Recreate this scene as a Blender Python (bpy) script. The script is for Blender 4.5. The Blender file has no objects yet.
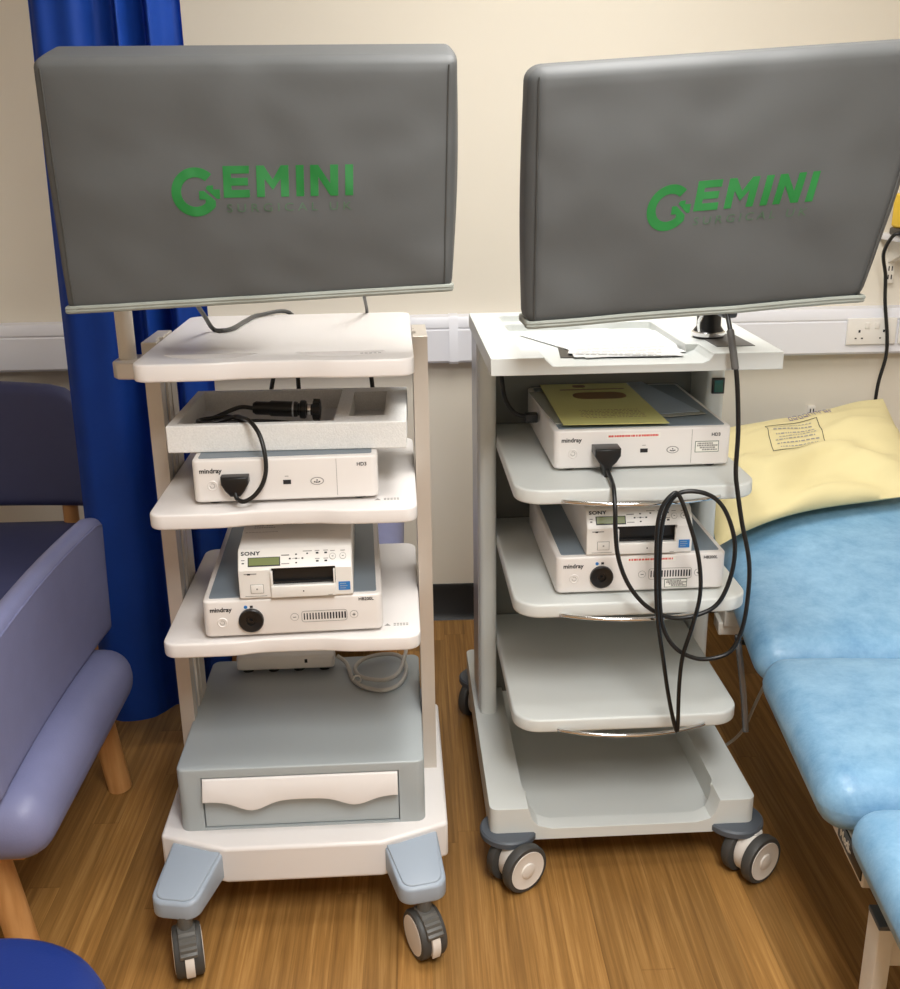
import bpy, bmesh, math, random
from math import sin, cos, pi, radians as R, sqrt
from mathutils import Vector, Matrix, noise
random.seed(7)
S = bpy.context.scene
COL = S.collection

# ------------------------------------------------------------------ materials
def lin(c):
    o = []
    for v in c:
        v = v / 255.0
        o.append(v / 12.92 if v <= 0.04045 else ((v + 0.055) / 1.055) ** 2.4)
    return (o[0], o[1], o[2], 1.0)

def mat(name, rgb, rough=0.5, metal=0.0, bump=0.0, bscale=200.0, vary=0.0, vscale=6.0, spec=0.5, emit=None, estr=0.0,
        coat=0.0, aniso=None, trans=0.0):
    m = bpy.data.materials.new(name); m.use_nodes = True
    nt = m.node_tree; N = nt.nodes; L = nt.links
    b = N['Principled BSDF']
    b.inputs['Base Color'].default_value = lin(rgb)
    b.inputs['Roughness'].default_value = rough
    b.inputs['Metallic'].default_value = metal
    b.inputs['Specular IOR Level'].default_value = spec
    b.inputs['Coat Weight'].default_value = coat
    if trans:
        b.inputs['Transmission Weight'].default_value = trans
    tc = N.new('ShaderNodeTexCoord')
    if vary > 0:
        n = N.new('ShaderNodeTexNoise'); n.inputs['Scale'].default_value = vscale; n.inputs['Detail'].default_value = 4
        L.new(tc.outputs['Object'], n.inputs['Vector'])
        mx = N.new('ShaderNodeMixRGB'); mx.blend_type = 'MULTIPLY'; mx.inputs['Fac'].default_value = 1
        mx.inputs['Color1'].default_value = lin(rgb)
        cr = N.new('ShaderNodeValToRGB')
        cr.color_ramp.elements[0].position = 0.3; cr.color_ramp.elements[1].position = 0.7
        lo = 1 - vary
        cr.color_ramp.elements[0].color = (lo, lo, lo, 1); cr.color_ramp.elements[1].color = (1, 1, 1, 1)
        L.new(n.outputs['Fac'], cr.inputs['Fac']); L.new(cr.outputs['Color'], mx.inputs['Color2'])
        L.new(mx.outputs['Color'], b.inputs['Base Color'])
    if bump > 0:
        n2 = N.new('ShaderNodeTexNoise'); n2.inputs['Scale'].default_value = bscale; n2.inputs['Detail'].default_value = 3
        mp = N.new('ShaderNodeMapping')
        if aniso: mp.inputs['Scale'].default_value = aniso
        L.new(tc.outputs['Object'], mp.inputs['Vector']); L.new(mp.outputs['Vector'], n2.inputs['Vector'])
        bp = N.new('ShaderNodeBump'); bp.inputs['Strength'].default_value = bump; bp.inputs['Distance'].default_value = 0.002
        L.new(n2.outputs['Fac'], bp.inputs['Height']); L.new(bp.outputs['Normal'], b.inputs['Normal'])
    if emit:
        b.inputs['Emission Color'].default_value = lin(emit); b.inputs['Emission Strength'].default_value = estr
    return m

M = {}
M['wall'] = mat('cream_wall_paint', (222, 214, 199), 0.85, bump=0.05, bscale=300, vary=0.03, vscale=2)
M['ceil'] = mat('ceiling_paint', (240, 238, 232), 0.9, bump=0.05, bscale=150)
M['trunk'] = mat('white_trunking_plastic', (226, 226, 232), 0.4, bump=0.01)
M['skirt'] = mat('black_skirting_vinyl', (18, 18, 20), 0.45, bump=0.02)
M['cream'] = mat('cream_trolley_plastic', (230, 225, 222), 0.38, bump=0.03, bscale=900)
M['greyplas'] = mat('grey_drawer_plastic', (168, 175, 177), 0.42, bump=0.03, bscale=900)
M['legpad'] = mat('blue_grey_leg_plastic', (156, 167, 180), 0.42, bump=0.02, bscale=900)
M['alu'] = mat('brushed_aluminium', (204, 196, 186), 0.38, metal=0.4, bump=0.06, bscale=60, aniso=(30, 30, 0.5))
M['alul'] = mat('pale_anodised_aluminium', (198, 201, 206), 0.35, metal=0.5, bump=0.03, bscale=60, aniso=(30, 30, 0.5))
M['darkgap'] = mat('dark_channel', (28, 28, 30), 0.6, bump=0.02)
M['tyre'] = mat('dark_grey_castor_rubber', (66, 65, 63), 0.55, bump=0.03)
M['castor'] = mat('cream_castor_plastic', (228, 221, 213), 0.4, bump=0.02)
M['white2'] = mat('off_white_trolley_plastic', (216, 219, 216), 0.4, bump=0.05, bscale=700)
M['panelgrey'] = mat('mid_grey_back_panel', (112, 114, 110), 0.5, bump=0.05, bscale=500)
M['hood'] = mat('warm_grey_castor_hood', (92, 90, 86), 0.45, bump=0.02)
M['bumper'] = mat('slate_bumper_plastic', (82, 88, 96), 0.5, bump=0.03)
M['steel'] = mat('dark_polished_steel', (120, 121, 124), 0.25, metal=0.6, bump=0.01)
M['chrome'] = mat('chrome_steel', (225, 225, 225), 0.1, metal=1.0, bump=0.005)
M['unit'] = mat('white_instrument_paint', (230, 225, 221), 0.36, bump=0.02, bscale=900)
M['unittop'] = mat('slate_instrument_top', (120, 131, 140), 0.4, bump=0.02, bscale=900)
M['printer'] = mat('white_printer_plastic', (232, 229, 224), 0.38, bump=0.02, bscale=900)
M['black'] = mat('black_plastic', (20, 20, 21), 0.35, bump=0.02)
M['cable'] = mat('black_cable_rubber', (16, 16, 17), 0.38, bump=0.02)
M['gcable'] = mat('dark_grey_cable', (74, 74, 72), 0.45, bump=0.02)
M['wcable'] = mat('grey_white_cable', (196, 192, 184), 0.45, bump=0.02)
M['ink'] = mat('black_ink', (26, 26, 30), 0.6, bump=0.01)
M['inkgrey'] = mat('grey_ink', (150, 146, 142), 0.6, bump=0.01)
M['inkred'] = mat('red_ink', (214, 92, 84), 0.6, bump=0.01)
M['inkblue'] = mat('blue_ink', (40, 90, 170), 0.6, bump=0.01)
M['inkviolet'] = mat('violet_pen_ink', (132, 122, 152), 0.7, bump=0.01)
M['inkbrown'] = mat('brown_print', (128, 96, 62), 0.6, bump=0.01)
M['lcd'] = mat('green_display', (112, 122, 74), 0.25, bump=0.01)
M['bluestk'] = mat('blue_sticker', (44, 120, 190), 0.4, bump=0.01)
M['label'] = mat('white_label', (236, 234, 226), 0.5, bump=0.01)
M['labelgreen'] = mat('dark_green_ink', (52, 84, 60), 0.6, bump=0.01)
M['cover'] = mat('grey_coated_nylon', (84, 85, 85), 0.55, spec=0.3, bump=0.12, bscale=40, vary=0.03, vscale=8)
M['hem'] = mat('pale_grey_hem_tape', (142, 146, 138), 0.55, bump=0.1, bscale=500)
M['seam'] = mat('dark_seam_piping', (62, 62, 60), 0.5, bump=0.05)
M['logo'] = mat('green_print', (18, 112, 46), 0.5, bump=0.02)
M['logofaint'] = mat('worn_green_print', (66, 92, 70), 0.5, bump=0.02)
M['foam'] = mat('white_packing_foam', (234, 233, 230), 0.85, bump=0.5, bscale=350, vary=0.1, vscale=300)
M['paper'] = mat('white_paper', (228, 228, 227), 0.6, bump=0.02)
M['yellowpaper'] = mat('laminated_yellow_paper', (232, 226, 146), 0.25, bump=0.02, coat=0.5)
M['clear'] = mat('clear_grey_wallet', (168, 168, 158), 0.2, bump=0.02, coat=0.4)
M['curtain'] = mat('blue_curtain_fabric', (22, 80, 184), 0.65, bump=0.08, bscale=600, vary=0.08, vscale=14)
M['chair'] = mat('lavender_vinyl', (124, 127, 164), 0.45, bump=0.12, bscale=260, vary=0.06, vscale=20)
M['navy'] = mat('navy_vinyl', (52, 56, 92), 0.55, bump=0.1, bscale=260, vary=0.06, vscale=20)
M['stool'] = mat('royal_blue_vinyl', (10, 40, 112), 0.45, bump=0.12, bscale=300)
M['frame'] = mat('white_steel_paint', (224, 218, 208), 0.4, bump=0.03, bscale=60, vary=0.06, vscale=30)
M['pillow'] = mat('pale_yellow_cotton', (218, 205, 156), 0.88, bump=0.15, bscale=300, vary=0.03, vscale=8)
M['socket'] = mat('white_socket_plastic', (228, 224, 218), 0.35, bump=0.01)
M['yellowplas'] = mat('yellow_plastic', (238, 196, 20), 0.4, bump=0.02)
M['switch'] = mat('green_rocker_plastic', (30, 92, 84), 0.25, bump=0.01)
M['mat'] = mat('charcoal_mat', (96, 94, 92), 0.55, bump=0.03)
M['glow'] = mat('luminaire_diffuser', (255, 252, 244), 0.5, emit=(255, 249, 238), estr=6.0, bump=0.01)

def wood_mat(name, a, b, scale, stretch):
    m = bpy.data.materials.new(name); m.use_nodes = True
    nt = m.node_tree; N = nt.nodes; L = nt.links; p = N['Principled BSDF']
    tc = N.new('ShaderNodeTexCoord'); mp = N.new('ShaderNodeMapping'); mp.inputs['Scale'].default_value = stretch
    n = N.new('ShaderNodeTexNoise'); n.inputs['Scale'].default_value = scale; n.inputs['Detail'].default_value = 6
    cr = N.new('ShaderNodeValToRGB'); cr.color_ramp.elements[0].color = lin(a); cr.color_ramp.elements[1].color = lin(b)
    cr.color_ramp.elements[0].position = 0.35; cr.color_ramp.elements[1].position = 0.65
    L.new(tc.outputs['Object'], mp.inputs['Vector']); L.new(mp.outputs['Vector'], n.inputs['Vector'])
    L.new(n.outputs['Fac'], cr.inputs['Fac']); L.new(cr.outputs['Color'], p.inputs['Base Color'])
    p.inputs['Roughness'].default_value = 0.45
    return m
M['beech'] = wood_mat('varnished_beech', (184, 130, 76), (204, 152, 96), 6, (8, 8, 1))

def couch_mat():
    m = bpy.data.materials.new('mottled_sky_blue_vinyl'); m.use_nodes = True
    nt = m.node_tree; N = nt.nodes; L = nt.links; p = N['Principled BSDF']
    tc = N.new('ShaderNodeTexCoord')
    n = N.new('ShaderNodeTexNoise'); n.inputs['Scale'].default_value = 13; n.inputs['Detail'].default_value = 10
    n.inputs['Roughness'].default_value = 0.75; n.inputs['Distortion'].default_value = 0.15
    cr = N.new('ShaderNodeValToRGB'); e = cr.color_ramp.elements
    e[0].position = 0.34; e[0].color = lin((104, 150, 186)); e[1].position = 0.68; e[1].color = lin((142, 182, 210))
    L.new(tc.outputs['Object'], n.inputs['Vector']); L.new(n.outputs['Fac'], cr.inputs['Fac'])
    L.new(cr.outputs['Color'], p.inputs['Base Color']); p.inputs['Roughness'].default_value = 0.36
    n2 = N.new('ShaderNodeTexNoise'); n2.inputs['Scale'].default_value = 160; n2.inputs['Detail'].default_value = 4
    bp = N.new('ShaderNodeBump'); bp.inputs['Strength'].default_value = 0.25; bp.inputs['Distance'].default_value = 0.002
    L.new(tc.outputs['Object'], n2.inputs['Vector']); L.new(n2.outputs['Fac'], bp.inputs['Height'])
    L.new(bp.outputs['Normal'], p.inputs['Normal'])
    return m
M['couch'] = couch_mat()

def floor_mat():
    m = bpy.data.materials.new('oak_plank_vinyl'); m.use_nodes = True
    nt = m.node_tree; N = nt.nodes; L = nt.links; p = N['Principled BSDF']
    tc = N.new('ShaderNodeTexCoord'); sx = N.new('ShaderNodeSeparateXYZ'); L.new(tc.outputs['Object'], sx.inputs['Vector'])
    def math_(op, a, b=None):
        n = N.new('ShaderNodeMath'); n.operation = op
        for i, v in enumerate((a, b)):
            if v is None: continue
            if isinstance(v, (int, float)): n.inputs[i].default_value = v
            else: L.new(v, n.inputs[i])
        return n.outputs[0]
    W, LEN = 0.067, 1.05
    xs = math_('DIVIDE', sx.outputs['X'], W); xi = math_('FLOOR', xs); xf = math_('FRACT', xs)
    wn = N.new('ShaderNodeTexWhiteNoise'); wn.noise_dimensions = '1D'; L.new(xi, wn.inputs['W'])
    ys = math_('ADD', math_('DIVIDE', sx.outputs['Y'], LEN), math_('MULTIPLY', wn.outputs['Value'], 7.0))
    yi = math_('FLOOR', ys); yf = math_('FRACT', ys)
    cb = N.new('ShaderNodeCombineXYZ'); L.new(xi, cb.inputs['X']); L.new(yi, cb.inputs['Y'])
    w2 = N.new('ShaderNodeTexWhiteNoise'); w2.noise_dimensions = '2D'; L.new(cb.outputs['Vector'], w2.inputs['Vector'])
    # grain: long noise, shifted per board
    cg = N.new('ShaderNodeCombineXYZ')
    L.new(math_('ADD', math_('MULTIPLY', sx.outputs['X'], 52.0), math_('MULTIPLY', w2.outputs['Value'], 60.0)), cg.inputs['X'])
    L.new(math_('MULTIPLY', sx.outputs['Y'], 1.3), cg.inputs['Y']); L.new(math_('MULTIPLY', w2.outputs['Value'], 31.0), cg.inputs['Z'])
    n = N.new('ShaderNodeTexNoise'); n.inputs['Scale'].default_value = 1.6; n.inputs['Detail'].default_value = 7
    n.inputs['Roughness'].default_value = 0.66; n.inputs['Distortion'].default_value = 0.35
    L.new(cg.outputs['Vector'], n.inputs['Vector'])
    cr = N.new('ShaderNodeValToRGB'); e = cr.color_ramp.elements
    e[0].position = 0.3; e[0].color = lin((122, 86, 44)); e[1].position = 0.72; e[1].color = lin((184, 140, 82))
    e2 = cr.color_ramp.elements.new(0.5); e2.color = lin((152, 110, 58))
    L.new(n.outputs['Fac'], cr.inputs['Fac'])
    hs = N.new('ShaderNodeHueSaturation'); L.new(cr.outputs['Color'], hs.inputs['Color'])
    L.new(math_('ADD', math_('MULTIPLY', w2.outputs['Value'], 0.34), 0.81), hs.inputs['Value'])
    # joints
    jx = math_('LESS_THAN', xf, 0.02); jy = math_('LESS_THAN', yf, 0.0035); j = math_('MAXIMUM', jx, jy)
    mx = N.new('ShaderNodeMixRGB'); mx.blend_type = 'MULTIPLY'; mx.inputs['Color2'].default_value = (0.86, 0.83, 0.8, 1)
    L.new(j, mx.inputs['Fac']); L.new(hs.outputs['Color'], mx.inputs['Color1']); L.new(mx.outputs['Color'], p.inputs['Base Color'])
    p.inputs['Roughness'].default_value = 0.42; p.inputs['Specular IOR Level'].default_value = 0.35
    bp = N.new('ShaderNodeBump'); bp.inputs['Strength'].default_value = 0.06; bp.inputs['Distance'].default_value = 0.002
    L.new(n.outputs['Fac'], bp.inputs['Height']); L.new(bp.outputs['Normal'], p.inputs['Normal'])
    return m
M['floor'] = floor_mat()

# ------------------------------------------------------------------ mesh builder
def rrect(x0, x1, y0, y1, r, n=6):
    pts = []
    rs = r if isinstance(r, (tuple, list)) else (r, r, r, r)   # corners: x1y1, x0y1, x0y0, x1y0
    for (cx, cy, a0, q) in ((x1, y1, 0, rs[0]), (x0, y1, 90, rs[1]), (x0, y0, 180, rs[2]), (x1, y0, 270, rs[3])):
        sx_ = -1 if cx == x1 else 1; sy_ = -1 if cy == y1 else 1
        if q <= 1e-6: pts.append((cx, cy)); continue
        for k in range(n + 1):
            a = R(a0 + 90 * k / n); pts.append((cx + sx_ * q + q * cos(a), cy + sy_ * q + q * sin(a)))
    return pts

def smooth_path(pts, sub=8, closed=False):
    P = [Vector(p) for p in pts]; n = len(P); out = []
    rng = range(n if closed else n - 1)
    for i in rng:
        if closed: a, b, c, d = P[i - 1], P[i], P[(i + 1) % n], P[(i + 2) % n]
        else: a, b, c, d = P[max(i - 1, 0)], P[i], P[i + 1], P[min(i + 2, n - 1)]
        for k in range(sub):
            t = k / sub
            out.append(0.5 * ((2 * b) + (c - a) * t + (2 * a - 5 * b + 4 * c - d) * t * t + (3 * b - a - 3 * c + d) * t ** 3))
    if not closed: out.append(P[-1])
    return out

class MB:
    def __init__(s): s.bm = bmesh.new(); s.mi = 0; s.X = Matrix.Identity(4)
    def use(s, i): s.mi = i; return s
    def at(s, m): s.X = m; return s
    def _add(s, t, sm=True):
        for f in t.faces: f.material_index = s.mi; f.smooth = sm
        t.transform(s.X)
        me = bpy.data.meshes.new('tmp'); t.to_mesh(me); t.free(); s.bm.from_mesh(me); bpy.data.meshes.remove(me); return s
    def box(s, x0, x1, y0, y1, z0, z1, bev=0.0, seg=3):
        t = bmesh.new(); bmesh.ops.create_cube(t, size=1)
        for v in t.verts:
            v.co = Vector((x0 + (v.co.x + .5) * (x1 - x0), y0 + (v.co.y + .5) * (y1 - y0), z0 + (v.co.z + .5) * (z1 - z0)))
        if bev > 0: bmesh.ops.bevel(t, geom=list(t.edges), offset=bev, segments=seg, profile=0.5, affect='EDGES', clamp_overlap=True)
        return s._add(t)
    def prism(s, pts, z0, z1, bev=0.0, seg=3, axis='z'):
        """outline (a,b) extruded along the axis; z: (x,y), x: (y,z), y: (x,z)"""
        t = bmesh.new()
        def co(p, h):
            return {'z': (p[0], p[1], h), 'x': (h, p[0], p[1]), 'y': (p[0], h, p[1])}[axis]
        z0f = z0 if callable(z0) else (lambda p: z0); z1f = z1 if callable(z1) else (lambda p: z1)
        lo = [t.verts.new(co(p, z0f(p))) for p in pts]; hi = [t.verts.new(co(p, z1f(p))) for p in pts]
        n = len(pts); fb = t.faces.new(lo[::-1]); ft = t.faces.new(hi)
        for i in range(n): t.faces.new((lo[i], lo[(i + 1) % n], hi[(i + 1) % n], hi[i]))
        bmesh.ops.recalc_face_normals(t, faces=list(t.faces))
        if bev > 0:
            ed = list({e for f in (fb, ft) for e in f.edges})
            bmesh.ops.bevel(t, geom=ed, offset=bev, segments=seg, profile=0.5, affect='EDGES', clamp_overlap=True)
        return s._add(t)
    def tube(s, pts, r, seg=10, sub=8, closed=False, smooth=True):
        P = smooth_path(pts, sub, closed) if smooth else [Vector(p) for p in pts]
        t = bmesh.new(); n = len(P); rings = []; up = None
        rf = r if callable(r) else (lambda u: r)
        for i in range(n):
            if closed: d = P[(i + 1) % n] - P[i - 1]
            else: d = P[min(i + 1, n - 1)] - P[max(i - 1, 0)]
            d.normalize()
            if up is None:
                up = d.orthogonal().normalized()
            else:
                up = (up - d * up.dot(d)); up = up.normalized() if up.length > 1e-6 else d.orthogonal().normalized()
            b = d.cross(up); rr = rf(i / max(n - 1, 1))
            rings.append([t.verts.new(P[i] + rr * (cos(2 * pi * k / seg) * up + sin(2 * pi * k / seg) * b)) for k in range(seg)])
        for i in range(n if closed else n - 1):
            a, c = rings[i], rings[(i + 1) % n]
            for k in range(seg): t.faces.new((a[k], a[(k + 1) % seg], c[(k + 1) % seg], c[k]))
        if not closed: t.faces.new(rings[0][::-1]); t.faces.new(rings[-1])
        bmesh.ops.recalc_face_normals(t, faces=list(t.faces))
        return s._add(t)
    def lathe(s, prof, seg=32, axis='z', c=(0, 0, 0)):
        """profile [(radius, height)] turned about the axis through c"""
        t = bmesh.new(); rings = []
        def co(r, h, a):
            u, v = r * cos(a), r * sin(a)
            p = {'z': (u, v, h), 'x': (h, u, v), 'y': (u, h, v)}[axis]
            return (p[0] + c[0], p[1] + c[1], p[2] + c[2])
        for r, h in prof:
            if r < 1e-6: rings.append([t.verts.new(co(0, h, 0))])
            else: rings.append([t.verts.new(co(r, h, 2 * pi * k / seg)) for k in range(seg)])
        for a, b in zip(rings, rings[1:]):
            for k in range(seg):
                k2 = (k + 1) % seg
                if len(a) == 1 and len(b) == 1: continue
                if len(a) == 1: t.faces.new((a[0], b[k], b[k2]))
                elif len(b) == 1: t.faces.new((a[k], a[k2], b[0]))
                else: t.faces.new((a[k], a[k2], b[k2], b[k]))
        for rg in (rings[0], rings[-1]):
            if len(rg) > 1: t.faces.new(rg)
        bmesh.ops.recalc_face_normals(t, faces=list(t.faces))
        return s._add(t)
    def puff(s, size, r, n=14, fn=None, c=(0, 0, 0)):
        """rounded box, evenly gridded so that fn(p) may shape it"""
        hx, hy, hz = (v / 2 for v in size); t = bmesh.new()
        r_ = min(r, hx, hy, hz)
        def axis_vals(h):
            a = [-h + r_ * (1 - cos(pi / 2 * k / 5)) for k in range(6)]
            mid = [(-h + r_) + (2 * h - 2 * r_) * k / n for k in range(1, n)]
            return a + mid + [-v for v in reversed(a)]
        vals = [axis_vals(hx), axis_vals(hy), axis_vals(hz)]
        def put(p):
            q = Vector([max(-h + r_, min(h - r_, v)) for v, h in zip(p, (hx, hy, hz))])
            d = Vector(p) - q
            # spherical rounding from the cube shell
            m_ = max(abs(d.x), abs(d.y), abs(d.z))
            if m_ > 1e-9 and d.length > 1e-9: d = d.normalized() * r_ if m_ >= r_ - 1e-6 else d
            o = q + d
            return o
        for ax in range(3):
            u, v = [(1, 2), (2, 0), (0, 1)][ax]
            for sg in (-1, 1):
                g = []
                for a in vals[u]:
                    row = []
                    for b in vals[v]:
                        p = [0, 0, 0]; p[ax] = sg * (hx, hy, hz)[ax]; p[u] = a; p[v] = b
                        row.append(t.verts.new(put(p)))
                    g.append(row)
                for i in range(len(g) - 1):
                    for j in range(len(g[0]) - 1):
                        f = (g[i][j], g[i + 1][j], g[i + 1][j + 1], g[i][j + 1])
                        t.faces.new(f if sg > 0 else f[::-1])
        bmesh.ops.remove_doubles(t, verts=list(t.verts), dist=1e-5)
        for v in t.verts:
            p = fn(v.co.copy()) if fn else v.co
            v.co = Vector(p) + Vector(c)
        bmesh.ops.recalc_face_normals(t, faces=list(t.faces))
        return s._add(t)
    def text(s, string, size, X, bold=0.0, depth=0.0003, align='LEFT', space=1.0, fine=None):
        cu = bpy.data.curves.new('t', 'FONT'); cu.body = string; cu.size = size; cu.extrude = depth; cu.offset = bold * size
        cu.align_x = align; cu.resolution_u = 3; cu.space_character = space
        ob = bpy.data.objects.new('t', cu); COL.objects.link(ob)
        dg = bpy.context.evaluated_depsgraph_get(); me = bpy.data.meshes.new_from_object(ob.evaluated_get(dg))
        bpy.data.objects.remove(ob); bpy.data.curves.remove(cu)
        t = bmesh.new(); t.from_mesh(me); bpy.data.meshes.remove(me)
        t.transform(X)
        return s._add(t, False)
    def build(s, name, mats, parent=None, sharp=38):
        me = bpy.data.meshes.new(name); s.bm.to_mesh(me); s.bm.free()
        for m in (mats if isinstance(mats, (list, tuple)) else [mats]): me.materials.append(m)
        try: me.set_sharp_from_angle(angle=R(sharp))
        except Exception: pass
        o = bpy.data.objects.new(name, me); COL.objects.link(o)
        if parent: o.parent = parent
        return o

def cut(o, cutter):
    cutter.parent = o.parent
    md = o.modifiers.new('b', 'BOOLEAN'); md.operation = 'DIFFERENCE'; md.object = cutter; md.solver = 'EXACT'
    dg = bpy.context.evaluated_depsgraph_get(); me = bpy.data.meshes.new_from_object(o.evaluated_get(dg))
    o.modifiers.clear(); old = o.data; o.data = me; bpy.data.meshes.remove(old)
    cm = cutter.data; bpy.data.objects.remove(cutter); bpy.data.meshes.remove(cm)
    for p in me.polygons: p.use_smooth = True
    try: me.set_sharp_from_angle(angle=R(30))
    except Exception: pass
    return o

def soften(o, w=0.003, seg=3, ang=35):
    md = o.modifiers.new('soft', 'BEVEL'); md.width = w; md.segments = seg; md.limit_method = 'ANGLE'; md.angle_limit = R(ang)
    md.harden_normals = False
    return o

def tag(o, label, cat, group=None):
    o['label'] = label; o['category'] = cat
    if group: o['group'] = group
    return o
def thing(name, label, cat, loc=(0, 0, 0), rz=0.0, group=None):
    o = bpy.data.objects.new(name, None); COL.objects.link(o); o.empty_display_size = 0.05
    o.location = loc; o.rotation_euler = (0, 0, R(rz)); return tag(o, label, cat, group)
def struct(name, mb, m):
    o = mb.build(name, m); o['kind'] = 'structure'; return o
def copy_tree(o, parent=None):
    c = o.copy(); COL.objects.link(c); c.parent = parent
    for ch in list(o.children): copy_tree(ch, c)
    return c
T = Matrix.Translation
def Rx(a): return Matrix.Rotation(R(a), 4, 'X')
def Ry(a): return Matrix.Rotation(R(a), 4, 'Y')
def Rz(a): return Matrix.Rotation(R(a), 4, 'Z')
def V3(p, z): return (p[0], p[1], z)

# ------------------------------------------------------------------ camera
f_px = 1040.0
cam = bpy.data.cameras.new('camera'); co = bpy.data.objects.new('camera', cam); COL.objects.link(co)
cam.sensor_fit = 'AUTO'; cam.sensor_width = 36.0; cam.lens = f_px / 989.0 * 36.0; cam.clip_start = 0.05
dn = Vector((50, f_px * f_px / (494.5 - 155.0), f_px)).normalized()           # world down seen in camera axes (right, down, forward)
fw = Vector((412 - 450, 155 - 494.5 + 0.6, f_px)); fw = (fw - dn * fw.dot(dn)).normalized()
rt = dn.cross(fw)
if rt.x < 0: rt = -rt
mw = Matrix((rt, fw, -dn))                                                    # world = mw @ camera(right, down, forward)
m3 = Matrix((mw.col[0], -mw.col[1], -mw.col[2])).transposed()
co.matrix_world = T((0, 0, 1.5)) @ m3.to_4x4()
S.camera = co

# ------------------------------------------------------------------ room
X0, X1, Y0, Y1, ZC = -2.3, 2.3, -1.9, 3.25, 2.62
struct('floor', MB().box(X0 - .1, X1 + .1, Y0 - .1, Y1 + .1, -0.1, 0), M['floor'])
struct('ceiling', MB().box(X0 - .1, X1 + .1, Y0 - .1, Y1 + .1, ZC, ZC + .1), M['ceil'])
struct('wall_back', MB().box(X0 - .1, X1 + .1, Y1, Y1 + .1, 0, ZC), M['wall'])
struct('wall_front', MB().box(X0 - .1, X1 + .1, Y0 - .1, Y0, 0, ZC), M['wall'])
struct('wall_left', MB().box(X0 - .1, X0, Y0, Y1, 0, ZC), M['wall'])
struct('wall_right', MB().box(X1, X1 + .1, Y0, Y1, 0, ZC), M['wall'])
struct('baseboard_back', MB().prism([(Y1, 0), (Y1, .122), (Y1 - .008, .122), (Y1 - .012, .11), (Y1 - .014, .02), (Y1 - .03, 0)], X0, X1, axis='x'), M['skirt'])
mb = MB()
mb.prism([(Y1, .886), (Y1, 1.03), (Y1 - .05, 1.028), (Y1 - .056, 1.02), (Y1 - .056, .996), (Y1 - .053, .993), (Y1 - .053, .99), (Y1 - .056, .987),
          (Y1 - .056, .893), (Y1 - .05, .886)], X0, X1, axis='x')
mb.prism([(Y1, .883), (Y1, 1.032), (Y1 - .053, 1.032), (Y1 - .059, 1.022), (Y1 - .059, .89), (Y1 - .053, .883)], .10, .128, axis='x')
mb.box(.04, .042, Y1 - .0572, Y1 - .05, .893, .985)
struct('trim_1', mb, M['trunk'])

# ------------------------------------------------------------------ shared instrument makers
FR = Rx(90)                                   # text plane facing -Y
def front(x, y, z, tilt=0.0): return T((x, y, z)) @ Rx(90 + tilt)

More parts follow.
